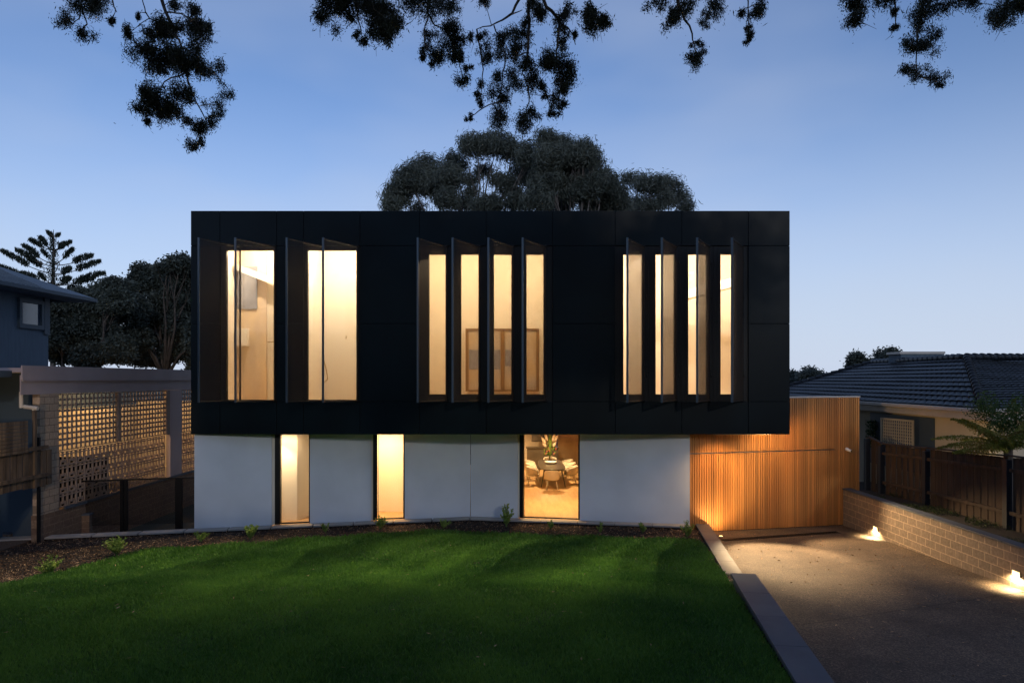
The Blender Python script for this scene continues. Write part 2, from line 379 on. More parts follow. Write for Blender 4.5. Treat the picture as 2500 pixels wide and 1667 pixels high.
# grass blades (stuff)
def make_grass(N=430000):
    Y=5.6+ (RNG.random(N*2)**1.25)*15.4
    X=(RNG.random(N*2)*2-1)*(Y*.78+.3)
    P=np.stack([X,Y],1)
    k=inside(P,LP); X=X[k][:N]; Y=Y[k][:N]; n=len(X)
    patch=np.sin(X*2.3+1.1*np.sin(Y*1.9))*np.sin(Y*2.1+.7*X)
    z=gh(Y)+lumpy(X,Y)
    h=RNG.uniform(.020,.075,n)*(1+.25*patch)*(1+.02*Y); w=RNG.uniform(.0022,.0055,n)*(Y/7.0)
    a=RNG.uniform(0,2*np.pi,n); lean=RNG.uniform(.1,1.1,n)*h; la=RNG.uniform(0,2*np.pi,n)
    B=np.stack([X,Y,z-.004],1); s=np.stack([np.cos(a),np.sin(a),np.zeros(n)],1)*w[:,None]
    tip=B+np.stack([np.cos(la)*lean,np.sin(la)*lean,h],1); mid=B+(tip-B)*np.array([.45,.45,.62])
    V=np.empty((n,5,3)); V[:,0]=B-s; V[:,1]=B+s; V[:,2]=mid+s*.8; V[:,3]=tip; V[:,4]=mid-s*.8
    Fc=np.arange(n*5).reshape(n,5)
    t=np.clip(RNG.beta(1.2,1.6,n)+.18*patch,0,1)
    dry=RNG.random(n)<.035; t[dry]=1.5; h[dry]*=1.35
    o=np_mesh('grass',V.reshape(-1,3),Fc,M['grass'],tint=t); tag(o,'short mown green lawn grass','grass',kind='stuff')
make_grass()

# bark mulch chips (stuff)
def make_chips(N=26000):
    Y=14+RNG.random(N*6)*8; X=(RNG.random(N*6)*2-1)*(Y*.80)
    P=np.stack([X,Y,np.zeros(len(X))],1)
    k=bed_test(P)&(Y<cop_front(X)-.02)&~inside(P[:,:2],LP)&(X<p1r(Y)-.42); X=X[k][:N]; Y=Y[k][:N]; n=len(X)
    big=RNG.random(n)**3
    L=.02+.10*big; Wd=.008+.012*RNG.random(n)
    C=np.stack([X,Y,gh(Y)-.02+RNG.random(n)*.03],1)
    d=RNG.normal(size=(n,3)); d[:,2]*=.25; d=unit(d); s=unit(np.cross(d,np.array([0,0,1.])+RNG.normal(size=(n,3))*.35))
    u=np.cross(d,s)
    L=L[:,None];Wd=Wd[:,None]; hh=Wd*.35
    V=np.empty((n,6,3)); bend=u*L*RNG.uniform(-.12,.22,(n,1))
    V[:,0]=C-d*L/2-s*Wd/2; V[:,1]=C-s*Wd/2+bend; V[:,2]=C+d*L/2-s*Wd/3; V[:,3]=C+d*L/2+s*Wd/3; V[:,4]=C+s*Wd/2+bend; V[:,5]=C-d*L/2+s*Wd/2
    b=np.arange(n)[:,None]*6
    Fc=np.concatenate([b+np.array([[0,1,4,5]]),b+np.array([[1,2,3,4]])])
    o=np_mesh('mulch',V.reshape(-1,3),Fc,[M['chipC'],M['chipB'],M['chipA']])
    mi=RNG.choice([0,1,2],size=n,p=[.52,.34,.14]); mi=np.concatenate([mi,mi]); o.data.polygons.foreach_set('material_index',mi.astype(np.int32))
    tag(o,'loose shredded bark mulch in the planting bed','mulch',kind='stuff')
make_chips()

# ------------------------------------------------------------------ driveway, kerbs, coping
dv=MB(); ys=[-6,4,8,10,12,14.2,16,18,20,21,22,23.4]; vs=[]; fs=[]
for i,Y in enumerate(ys):
    xl=(p1r(Y)-.1) if Y>13.2 else p2e(Y,.2)
    xr=10.75
    for k in range(9): vs.append((lerp(xl,xr,k/8),Y,dz(Y)))
for i in range(len(ys)-1):
    for k in range(8): a=i*9+k; fs.append((a,a+1,a+10,a+9))
dv.add(vs,fs); tag(dv.build('driveway',M['drive'],smooth=True),kind='structure')
# saw cuts in the concrete, thin dark grooves
cut=MB()
for (xa,ya,xb,yb) in ((1850,1398,2240,1358),(1955,1525,2500,1445)):
    def dg(x,y):
        Ys=np.linspace(6,30,2401); s=np.array([wz(y,Y)-dz(Y) for Y in Ys]); Y=Ys[np.argmax(s<0)]; return Vector((wx(x,Y),Y,dz(Y)+.004))
    a,b=dg(xa,ya),dg(xb,yb); n=12
    for i in range(n):
        p=a.lerp(b,i/n); q=a.lerp(b,(i+1)/n); p.z=dz(p.y)+.004; q.z=dz(q.y)+.004
        cut.quad(p+Vector((0,-.006,0)),q+Vector((0,-.006,0)),q+Vector((0,.006,0)),p+Vector((0,.006,0)))
tag(cut.build('driveway_joint',M['subframe']),kind='structure')

def stones(mb,A,B,w_in,z1,z0,L,gap=.004,left=True):
    """row of slabs from A to B (outer edge), width towards the inner side"""
    A=Vector(A);B=Vector(B); d=(B-A); T=d.length; d.normalize(); n=Vector((d.y,-d.x,0)) if left else Vector((-d.y,d.x,0)); k=max(1,round(T/L)); 
    for i in range(k):
        a=A+d*(T*i/k+gap/2); b=A+d*(T*(i+1)/k-gap/2)
        mb.prism([(a.x,a.y),(b.x,b.y),(b.x+n.x*w_in,b.y+n.y*w_in),(a.x+n.x*w_in,a.y+n.y*w_in)] if not left else [(a.x+n.x*w_in,a.y+n.y*w_in),(b.x+n.x*w_in,b.y+n.y*w_in),(b.x,b.y),(a.x,a.y)],z0,z1)
# garden coping along the house front
cp=empty('garden_coping',(PB.x,PB.y,0),'long pale stone coping running along the foot of the white front walls','coping')
c1=MB(); E=PA+(PA-PB).normalized()*6.2
def off(p,n,k): return p-n*k
i1=PB-(nA+nB).normalized()*.36/ ( (nA+nB).normalized().dot(nA))
nL=6; seg=[]
for (A,B,Ai,Bi,k) in ((E,PB,off(E,nA,.36),i1,12),(PB,PC,i1,off(PC,nB,.36)+dB*.02,6)):
    for i in range(k):
        g0=.0015
        a=A.lerp(B,i/k+g0);b=A.lerp(B,(i+1)/k-g0);ai=Ai.lerp(Bi,i/k+g0);bi=Ai.lerp(Bi,(i+1)/k-g0)
        c1.prism([(ai.x,ai.y),(bi.x,bi.y),(b.x,b.y),(a.x,a.y)],.055,.10)
c1.build('capstone',M['stone_pale'],cp,bevel=.004)
c2=MB(); 
for (A,B) in ((off(E,nA,.33),i1+nA*.03),(i1+nB*.03,off(PC,nB,.33))):
    a=A;b=B; n=(b-a).normalized(); n=Vector((-n.y,n.x,0))*.26
    c2.prism([(a.x,a.y),(b.x,b.y),(b.x+n.x,b.y+n.y),(a.x+n.x,a.y+n.y)],-.5,.053)
c2.build('footing',M['soil'],cp)

kb=empty('garden_kerb',(5.4,17,0),'lower bluestone kerb between the lawn and the driveway, nearest the house','kerb')
k1=MB(); stones(k1,(p1r(20.75),20.75,0),(p1r(13.3),13.3,0),.40,.10,.05,1.15,left=True)
k1.build('capstone',M['stone'],kb,bevel=.005)
k1=MB(); k1.prism([(p1r(13.3)-.37,13.3),(p1r(13.3)-.03,13.3),(p1r(20.7)-.03,20.7),(p1r(20.7)-.37,20.7)],-.55,.048); k1.build('base',M['stone'],kb)
kb=empty('retaining_kerb',(4.2,10,0),'raised bluestone retaining kerb beside the near part of the lawn','kerb')
k1=MB(); stones(k1,(p2e(13.16,0),13.16,0),(p2e(1.2,0),1.2,0),.47,.75,.69,1.22,left=True)
k1.build('capstone',M['stone'],kb,bevel=.006)
k1=MB(); k1.prism([(p2e(1.2,.44),1.2),(p2e(1.2,.03),1.2),(p2e(13.1,.03),13.1),(p2e(13.1,.44),13.1)],-.55,.688); k1.build('base',M['stone'],kb)

# trench drain before the garage
td=empty('trench_drain',(8,20,dz(20)),'long dark slotted drain grate set across the driveway before the timber wall','drain')
t=MB()
def dgp(x,y):
    Ys=np.linspace(12,24,2401); s=np.array([wz(y,Y)-dz(Y) for Y in Ys]); Y=Ys[np.argmax(s<0)]; return Vector((wx(x,Y),Y,dz(Y)))
a=dgp(1765,1319);b=dgp(2046,1299); d=(b-a).normalized(); nn=Vector((-d.y,d.x,0)); T=(b-a).length
t.beam(a+Vector((0,0,.004)),b+Vector((0,0,.004)),.20,.012)
t.build('channel',M['subframe'],td)
t=MB(); k=int(T/.03)
for i in range(k): p=a+d*(i*.03+.01); t.beam(p-nn*.085+Vector((0,0,.012)),p+nn*.085+Vector((0,0,.012)),.006,.006)
for sgn in (-1,1): t.beam(a+nn*.095*sgn+Vector((0,0,.012)),b+nn*.095*sgn+Vector((0,0,.012)),.012,.010)
t.build('grate',M['black'],td)

# ------------------------------------------------------------------ THE HOUSE
H=empty('modern_house',(0,21,0),'black clad box storey with tall lit windows cantilevered over white lower walls','house')
FZ=2.88; BX0,BX1=wx(466,20),wx(1928,20); BT=wz(515,20); BD=30.5
XJ=[wx(v,20) for v in (466,537,675.5,741,879,1024.5,1187,1349,1502,1664.6,1827,1928)]
ZJ=[BT,wz(600,20),wz(790,20),wz(980,20),FZ]
g_=.007
pan=MB()
cells=[]
win_cols={1,3,5,6,8,9}
for ci in range(11):
    for ri in range(4):
        if ci in win_cols and ri in (1,2): continue
        x0,x1=XJ[ci],XJ[ci+1]; z1,z0=ZJ[ri],ZJ[ri+1]
        pan.box(x0+(g_ if ci else 0),x1-(g_ if ci<10 else 0),20,20.04,z0+(g_ if ri<3 else 0),z1-(g_ if ri else 0))
clad=pan.build('cladding_panel',M['clad'],H,bevel=.003)
ss=MB()   # backing wall behind the panels, with the openings left out
ops=[(XJ[1],XJ[2]),(XJ[3],XJ[4]),(XJ[5],XJ[7]),(XJ[8],XJ[10])]
zo0,zo1=ZJ[3],ZJ[1]
xs=[BX0+.002]+[v for p in ops for v in p]+[BX1-.002]
ss.box(BX0+.003,BX1-.003,20.043,20.20,zo1,BT-.003); ss.box(BX0+.003,BX1-.003,20.043,20.20,FZ+.003,zo0)
for i in range(0,len(xs),2): ss.box(xs[i]+.001,xs[i+1]-.001,20.043,20.20,zo0+.001,zo1-.001)
ss.build('front_wall',M['subframe'],H)
sd=MB(); sd.box(BX0,BX0+.2,20.205,BD,FZ,BT); sd.box(BX1-.2,BX1,20.205,BD,FZ,BT); sd.box(BX0+.201,BX1-.201,BD-.2,BD,FZ,BT)
sd.build('side_wall',M['clad'],H)
rf=MB(); rf.box(BX0+.01,BX1-.01,20.21,BD-.01,BT-.30,BT-.05); rf.build('roof',M['subframe'],H)
so=MB(); so.box(BX0+.202,BX1-.202,20.205,BD-.205,FZ+.004,FZ+.3); so.build('soffit',M['soffit'],H)

# tall windows of the upper storey --------------------------------------------------
def window(name,x0,x1,z0,z1,yf,depth,fr,mid=None,label=None,fw=None):
    """black frame with a glass sub-part; fr = frame width"""
    m=MB(); fl,frr,fb,ft=fw if fw else (fr,fr,fr,fr)
    m.box(x0,x0+fl,yf,yf+depth,z0,z1); m.box(x1-frr,x1,yf,yf+depth,z0,z1)
    m.box(x0+fl,x1-frr,yf,yf+depth,z1-ft,z1); m.box(x0+fl,x1-frr,yf,yf+depth,z0,z0+fb)
    # inner bead, a step back
    b=.018; m.box(x0+fl,x0+fl+b,yf+.03,yf+depth-.01,z0+fb,z1-ft); m.box(x1-frr-b,x1-frr,yf+.03,yf+depth-.01,z0+fb,z1-ft)
    m.box(x0+fl+b,x1-frr-b,yf+.03,yf+depth-.01,z1-ft-b,z1-ft); m.box(x0+fl+b,x1-frr-b,yf+.03,yf+depth-.01,z0+fb,z0+fb+b)
    o=m.build(name,M['black'],H,bevel=.002)
    gl=MB(); gl.box(x0+fl+b,x1-frr-b,yf+.055,yf+.065,z0+fb+b,z1-ft-b); gl.build('glass',M['glass'],o)
    return o
for (a,b,ga,gb) in ((XJ[1],XJ[2],549,669),(XJ[3],XJ[4],748,874)):
    window('tall_window',a+.003,b-.003,zo0+.002,zo1-.002,20.05,.14,.08,fw=(wx(ga,20)-a,b-wx(gb,20),.03,.10))
mid_w=[(-2.47,-1.91),(-1.53,-.95),(-.57,.015),(.39,.965)]
rgt_w=[(3.24,3.86),(4.19,4.81),(5.15,5.76),(6.10,6.72)]
for grp,(ox0,ox1) in ((mid_w,ops[2]),(rgt_w,ops[3])):
    inf=MB(); e=[ox0+.002]+[v for p in grp for v in p]+[ox1-.002]
    for i in range(0,len(e),2):
        inf.box(e[i]+.0,e[i+1]-.0,20.05,20.17,zo0+.003,zo1-.003)
        # thin raised stiles give the steel surround its lines
        if e[i+1]-e[i]>.2:
            c=(e[i]+e[i+1])/2; inf.box(c-.02,c+.02,20.035,20.05,zo0+.01,zo1-.01)
            inf.box(e[i]+.03,e[i]+.05,20.04,20.05,zo0+.01,zo1-.01); inf.box(e[i+1]-.05,e[i+1]-.03,20.04,20.05,zo0+.01,zo1-.01)
    inf.build('window_surround',M['black'],H,bevel=.002)
    for (a,b) in grp: window('tall_window',a+.002,b-.002,zo0+.004,zo1-.004,20.06,.12,.045,fw=(.02,.02,.19,.22))
# hinges on the right-hand group
for (a,b) in rgt_w:
    for z in (4.6,6.9,7.9): hg=MB(); hg.tube([(b+.09,20.03,z-.06),(b+.09,20.03,z+.06)],.012,8); hg.build('hinge',M['black'],H,smooth=True)

# outswung perforated shutter fins: real grids of crossing bars 4 mm thick
FL=1.385; fz0=zo0+.02; fz1=zo1-.02; fh=fz1-fz0
def make_fin():
    m=MB()
    m.box(0,.035,-.02,.02,0,fh)
    m.box(.035,FL-.03,-.02,.02,fh-.035,fh); m.box(.035,FL-.03,-.02,.02,0,.03)
    root=m.build('shutter_fin',M['fin'],H,world=False,bevel=.003)
    st_=MB(); st_.box(FL-.03,FL,-.03,.03,-.01,fh+.01); st_.build('outer_stile',M['stile'],root,world=False,bevel=.003)
    p=MB(); pitch=.026; bw=.0055
    nx=int((FL-.065)/pitch); nz=int((fh-.065)/pitch)
    for i in range(1,nx+1):
        x=.035+i*(FL-.065)/(nx+1); p.box(x-bw/2,x+bw/2,-.0021,.0021,.03,fh-.035)
    for j in range(1,nz+1):
        z=.03+j*(fh-.065)/(nz+1); p.box(.035,FL-.03,-.0018,.0018,z-bw/2,z+bw/2)
    p.build('perforated_sheet',M['fin'],root,world=False)
    for za,zb_ in ((-.03,-.002),(fh+.002,fh+.03)): b=MB(); b.box(-.05,.06,-.045,.045,za,zb_); b.build('pivot_bracket',M['black'],root,world=False)
    return root
fin0=make_fin(); first=True
hinges=[wx(588,20),wx(672,20),wx(790,20),wx(873.6,20)]+[-1.91,-.95,.035,.98]+[3.86,4.81,5.78,6.74]
for hx in hinges:
    o=fin0 if first else copy_tree(fin0,H); first=False
    o.parent=H; o.location=Vector((hx,19.985,fz0))-ORG[H.name]; o.rotation_euler=(0,0,math.atan2(-1.2,-.69))

# lower storey walls ------------------------------------------------------------------
Hlow=FZ-.002
def lower_wall(Fm,s0,s1,z0=.10,z1=None,m=None,name='render_wall'):
    w=MB(Fm); w.box(s0,s1,0,.25,z0-.4,z1 or Hlow); return w.build(name,m or M['render'],H)
def low_window(Fm,s0,s1,bead,mull,rfr,z0=.10):
    """full-height pane, a narrow lit return at its left, then a deep black mullion"""
    m=MB(Fm); z1=Hlow
    m.box(s0+bead,s0+bead+mull,.02,.24,z0,z1); m.box(s1-rfr,s1,.03,.22,z0,z1)
    m.box(s0+bead+mull,s1-rfr,.08,.20,z0,z0+.03)
    m.box(s0+bead+mull+.02,s0+bead+mull+.035,.01,.08,z0,z1)
    o=m.build('low_window',M['black'],H,bevel=.002)
    gl=MB(Fm); gl.box(s0+bead+mull,s1-rfr,.13,.14,z0+.03,z1); gl.build('glass',M['glass'],o)
    rv=MB(Fm); rv.box(s0+.001,s0+bead-.001,.06,.25,z0,z1); rv.build('reveal',M['plaster'],o)
    return o
sA=lambda x: s_at(x,PA,PB); sB=lambda x: s_at(x,PB,PC); sC=lambda x: s_at(x,PC,PD)
lower_wall(FA,0,sA(663.5)); low_window(FA,sA(663.5),sA(756.5),.085,.155,.03)
lower_wall(FA,sA(756.5),sA(906.5)); low_window(FA,sA(906.5),sA(988),.055,.13,.035)
lower_wall(FA,sA(988),LA); lower_wall(FB,.02,sB(1263.5)); low_window(FB,sB(1263.5),sB(1415.5),.065,.11,.05)
lower_wall(FB,sB(1415.5),LB)
# return wall at the left end
rw=MB(); rw.box(PA.x,PA.x+.25,20.38,30,-.4,Hlow); rw.build('render_wall',M['render'],H)

# timber wall and garage door
tk=MB(FC); sS=s_at(1928,PC,PD); zt=3.90; zdoor=wz(1102,21.3)
base=lambda s: dz((FC@Vector((s,0,0))).y)
sbox=( (BX1+.01)-PC.x)/dC.x
door_s1=sC(2037)
bk=MB(FC); bk.box(0.02,sbox-.02,.05,.20,-.5,Hlow-.003); bk.box(sbox+.0,LC,.05,.20,-.5,zt-.01); bk.build('garage_wall',M['cedarback'],H)
pitch=.0805; n=int(LC/pitch)
top=MB(FC); door=MB(FC)
for i in range(n):
    s0=i*LC/n+.011; s1=(i+1)*LC/n-.011; c=(s0+s1)/2; z1=(Hlow-.004) if c<sbox+.02 else zt
    dpt=0; tn=RNG.random()
    if c<door_s1:
        door.box(s0,s1,.004,.05,base(c)+.012,zdoor-.016,tint=tn); top.box(s0,s1,.0,.05,zdoor+.016,z1,tint=tn*.8+.1*RNG.random())
    else: top.box(s0,s1,0,.05,base(c)+.012,z1,tint=tn)
top.build('timber_batten_wall',M['cedar'],H,bevel=.004); dobj=door.build('garage_door',M['cedar'],H,bevel=.004)
tr=MB(FC); tr.box(.0,door_s1,-.006,.045,zdoor-.011,zdoor+.011); tr.build('lintel_strip',M['steel'],H)
cp_=MB(FC); cp_.box(sbox+.02,LC+.01,-.02,.22,zt+.002,zt+.05); cp_.build('wall_capping',M['trim'],H,bevel=.003)
# security camera
sc_=s_at(2067,PC,PD); p=FC@Vector((sc_,-.0,wz(1096,22.0)))
cm=MB(); 
cm.tube([p,p+Vector((0,-.03,0))],.055,20); cm.tube([p+Vector((0,-.03,0)),p+Vector((.01,-.10,-.02))],.018,10)
cm.tube([p+Vector((-.02,-.07,-.01)),p+Vector((.06,-.17,-.045))],.045,20)
c_o=cm.build('security_camera',M['white'],H,smooth=False,bevel=.004)
cl=MB(); cl.tube([p+Vector((.061,-.171,-.0455)),p+Vector((.066,-.178,-.047))],.026,16); cl.build('lens',M['black'],c_o)

# ---- interiors (seen through the windows)
fl=MB(); fl.prism([(PA.x+.26,20.4),(PB.x,PB.y+.26),(PC.x,20.96),(8.0,22),(8.0,36),(PA.x+.26,36)],-.3,0); fl.build('ground_floor',M['oak'],H)
cl_=MB(); cl_.box(-9.1,8.0,30.6,36,2.75,2.9); cl_.box(BX0+.21,BX1-.21,20.9,30.55,2.80,FZ+.002); cl_.build('ground_ceiling',M['ceiling'],H)
iw=MB()
def wallseg(mb,a,b,z0,z1,t=.1):
    a=Vector((a[0],a[1],0));b=Vector((b[0],b[1],0)); d=(b-a).normalized(); n=Vector((-d.y,d.x,0))*t
    mb.prism([(a.x,a.y),(b.x,b.y),(b.x+n.x,b.y+n.y),(a.x+n.x,a.y+n.y)],z0,z1)
wallseg(iw,(-9.1,21.55),(-6.85,21.75),0.001,2.79); wallseg(iw,(-6.84,21.76),(-6.55,22.75),.001,2.79); wallseg(iw,(-6.54,22.76),(-5.8,22.8),.001,2.79)
wallseg(iw,(-5.75,23.0),(-5.7,21.25),.001,2.79)
wallseg(iw,(-5.1,23.15),(-2.9,23.2),.001,2.79); wallseg(iw,(-2.85,23.3),(-2.8,21.85),.001,2.79); wallseg(iw,(-5.55,21.3),(-5.5,23.15),.001,2.79,-.1)
wallseg(iw,(-1.0,35.3),(-1.0,22.2),.001,2.74); wallseg(iw,(6.0,21.4),(6.0,35.3),.001,2.74)
iw.build('interior_wall',M['plaster'],H)
bw=MB(); bw.box(2.35,6.0,35.0,35.2,.001,2.74); bw.build('stone_feature_wall',M['stonewall'],H)
bw=MB(); bw.box(-.9,2.34,35.9,36.0,.001,2.74); bw.build('interior_wall',M['plaster'],H)

UF=3.72; UC=9.05
up=MB()
rooms=[(-9.15,-7.0+.25,22.6),(-6.55,-4.1,23.2),(-3.2,1.9,24.0),(2.6,7.9,24.3)]
cuts=[(-9.18,-6.65),(-6.55,-4.1),(-3.3,2.1),(2.5,7.92)]
for (x0,x1),(a,b,yb) in zip(cuts,rooms):
    up.box(x0,x1,yb,yb+.1,UF,UC); up.box(x0,x0+.08,20.21,yb-.002,UF,UC); up.box(x1-.08,x1,20.21,yb-.002,UF,UC)
up.build('upper_room_wall',M['plaster'],H)
uc=MB(); 
for (x0,x1),(a,b,yb) in zip(cuts,rooms): uc.box(x0+.081,x1-.081,20.21,yb-.003,UC-.1,UC-.001)
uc.beam((5.6,23.2,7.25),(7.8,21.6,7.75),.3,.28); uc.beam((-9.0,22.3,8.15),(-7.6,22.3,7.6),.3,.2)
uc.build('upper_room_ceiling',M['ceiling'],H)
uf=MB(); 
for (x0,x1),(a,b,yb) in zip(cuts,rooms): uf.box(x0+.081,x1-.081,20.21,yb-.003,UF-.2,UF)
uf.build('upper_room_floor',M['oak'],H)
# bathroom finishes
bt=MB(); bt.box(-9.09,-8.1,22.53,22.595,UF+.001,8.9); bt.build('bathroom_tiling',M['bathtile'],H)
mi=MB(); mi.box(-9.05,-8.40,22.48,22.525,6.8,8.2); mi.build('bathroom_mirror',M['mirror'],H)
bs=MB(); bs.box(-9.05,-8.66,22.3,22.52,5.58,6.16); bs.build('bathroom_cabinet',M['ceramic'],H,bevel=.01)
for parts in ([((-8.05,22.5,5.72),(-7.5,22.5,5.72))],[((-5.6,23.12,5.9),(-5.6,23.05,5.95),(-5.6,23.03,5.85))],[((-5.25,23.12,5.9),(-5.25,23.05,5.95),(-5.25,23.03,5.85))],[((-4.95,23.14,4.95),(-4.95,23.05,4.95),(-4.83,23.05,4.95))],[((-6.35,22.9,5.6),(-6.3,22.8,5.2),(-6.2,22.8,4.8),(-6.15,22.8,4.5),(-6.3,22.8,4.35))]):
    rl=MB()
    for p_ in parts: rl.tube(p_,.016,8)
    rl.build('bathroom_fitting',M['brass'],H,smooth=True)
# bedroom: big reflection modelled as a framed panel on the back wall
pf=MB(); y=23.9; X0,X1=wx(1137,y),wx(1316,y); Z0,Z1=wz(955,y),wz(802,y)
for (a,b,c,d) in ((X0,X0+.1,Z0,Z1),(X1-.1,X1,Z0,Z1),(X0+.1,X1-.1,Z1-.06,Z1),(X0+.1,X1-.1,Z0,Z0+.05),((X0+X1)/2-.06,(X0+X1)/2+.08,Z0+.05,Z1-.06)): pf.box(a,b,y-.05,y+.09,c,d)
po=pf.build('reflection_frame',M['frame_gold'],H)
pa=MB(); pa.box(X0+.1,X1-.1,y+.0,y+.02,Z0+.05,Z1-.06); pa.build('reflection_pane',M['reflgrey'],po)
pa=MB(); pa.box(X0+.12,(X0+X1)/2-.07,y-.02,y-.001,lerp(Z0,Z1,.35),lerp(Z0,Z1,.66)); pa.box((X0+X1)/2+.1,X1-.55,y-.02,y-.001,lerp(Z0,Z1,.40),lerp(Z0,Z1,.66)); pa.build('reflection_blue_pane',M['reflblue'],po)
# ceiling downlights (lit)
def lamp(name,kind,loc,e,col=(1,.73,.42),r=.05,rot=None,spot=None,blend=.5,size=None,sizey=None):
    L=bpy.data.lights.new(name,kind); L.energy=e; L.color=col
    if kind in('POINT','SPOT'): L.shadow_soft_size=r
    if kind=='SPOT': L.spot_size=math.radians(spot); L.spot_blend=blend
    if kind=='AREA': L.shape='RECTANGLE'; L.size=size; L.size_y=sizey or size
    o=bpy.data.objects.new(name,L); COL.objects.link(o); o.location=loc
    if rot is not None: o.rotation_euler=rot
    return o
def aim(o,t): o.rotation_euler=(Vector(t)-o.location).to_track_quat('-Z','Y').to_euler()
dlp=[(wx(1688,23.6),23.6,wz(666,23.6))]+[(-7.9,21.6,UC-.1),(-5.3,21.5,UC-.1),(-1.6,21.6,UC-.1),(.6,21.6,UC-.1),(4.0,21.4,UC-.1),(6.6,21.2,UC-.1)]
for q in dlp: dl=MB(); dl.tube([(q[0],q[1],q[2]-.001),(q[0],q[1],q[2]-.02)],.06,20); dl.build('downlight',M['bulb_soft'],H)
warm=(1,.70,.36)
KI=2.3
for (x,y,e,c) in ((-7.9,21.5,210,(1,.78,.54)),(-5.3,21.5,265,(1,.82,.60)),(-1.7,21.7,185,(1,.73,.43)),(.6,21.7,185,(1,.73,.43)),(4.1,21.4,185,(1,.76,.52)),(6.3,21.4,185,(1,.76,.52))):
    lamp('ceiling_light','POINT',(x,y,UC-.40),e*KI,c,r=.06)
for (x,t,e,r_) in ((-7.55,(-9.0,18.0,0),1.2,.03),(-5.25,(-6.4,16.6,0),1.3,.10),(-2.15,(-3.4,16.8,0),1.2,.12),(-1.20,(-2.2,15.5,0),1.8,.12),(-.25,(-.8,15.8,0),1.8,.12),(.72,(.3,17.2,0),1.6,.04),(3.58,(2.9,15.6,0),1.8,.12),(4.55,(3.6,17,0),1.4,.04),(6.42,(5.7,17.2,0),.4,.04)):
    o=lamp('lawn_fill_spot','SPOT',(x,20.60,UC-.45),3300*e,(1,.80,.50),r=r_,spot=78,blend=1.0); aim(o,t)  # hidden spots added to throw light streaks onto the lawn
# lower rooms
lamp('ceiling_light','SPOT',(-7.35,21.15,2.70),150,(1,.72,.42),r=.05,rot=(math.radians(14),0,0),spot=95,blend=.6)
lamp('ceiling_light','AREA',(-7.0,21.3,2.75),30,(1,.70,.40),size=1.2,sizey=.5)
lamp('ceiling_light','AREA',(-4.2,22.3,2.76),100,(1,.64,.30),size=1.0,sizey=.8)
for (x,y,e) in ((1.0,23.6,150),(2.2,24.6,150),(1.6,29.5,220),(1.6,32.5,130),(.2,34,90)):
    o=lamp('ceiling_light','SPOT',(x,y,2.72),e*3.6,(1,.66,.31),r=.08,rot=(0,0,0),spot=130,blend=.7)

# soffit spots added for the warm light on driveway, block wall and timber
for (x,y,t,e,sp) in ((7.0,20.4,(6.9,17.4,-.1),3600,52),(7.75,20.25,(10.3,17.4,-.5),1700,66)):
    q=MB(); q.tube([(x,y,FZ+.003),(x,y,FZ-.004)],.05,18); q.build('added_soffit_light',M['bulb_soft'],H)
    o=lamp('added_soffit_lamp','SPOT',(x,y,FZ-.05),e,(1,.67,.34),r=.04,spot=sp,blend=.7); aim(o,t)
o=lamp('added_soffit_lamp','SPOT',(6.5,20.02,FZ-.05),230,(1,.60,.24),r=.05,spot=120,blend=1.0); aim(o,(6.2,20.9,.0))
o=lamp('added_soffit_lamp','SPOT',(8.0,20.02,FZ-.05),120,(1,.60,.24),r=.05,spot=165,blend=.6); aim(o,(9.3,22.0,1.6))

gl_=empty('added_uplight',(6.15,20.1,dz(20.1)),'small added uplight in the driveway, warming the left foot of the timber wall','light')
q=MB(); q.tube([(6.15,20.1,dz(20.1)+.002),(6.15,20.1,dz(20.1)+.014)],.06,18); q.build('rim',M['steel'],gl_)
q=MB(); q.tube([(6.15,20.1,dz(20.1)+.0145),(6.15,20.1,dz(20.1)+.018)],.045,18); q.build('lens',M['bulb'],gl_)
o=lamp('uplight','SPOT',(6.15,20.1,dz(20.1)+.06),130,(1,.66,.30),r=.03,spot=105,blend=1.0); aim(o,(6.25,20.95,.6))  # extra lamp added to brighten the foot of the timber wall
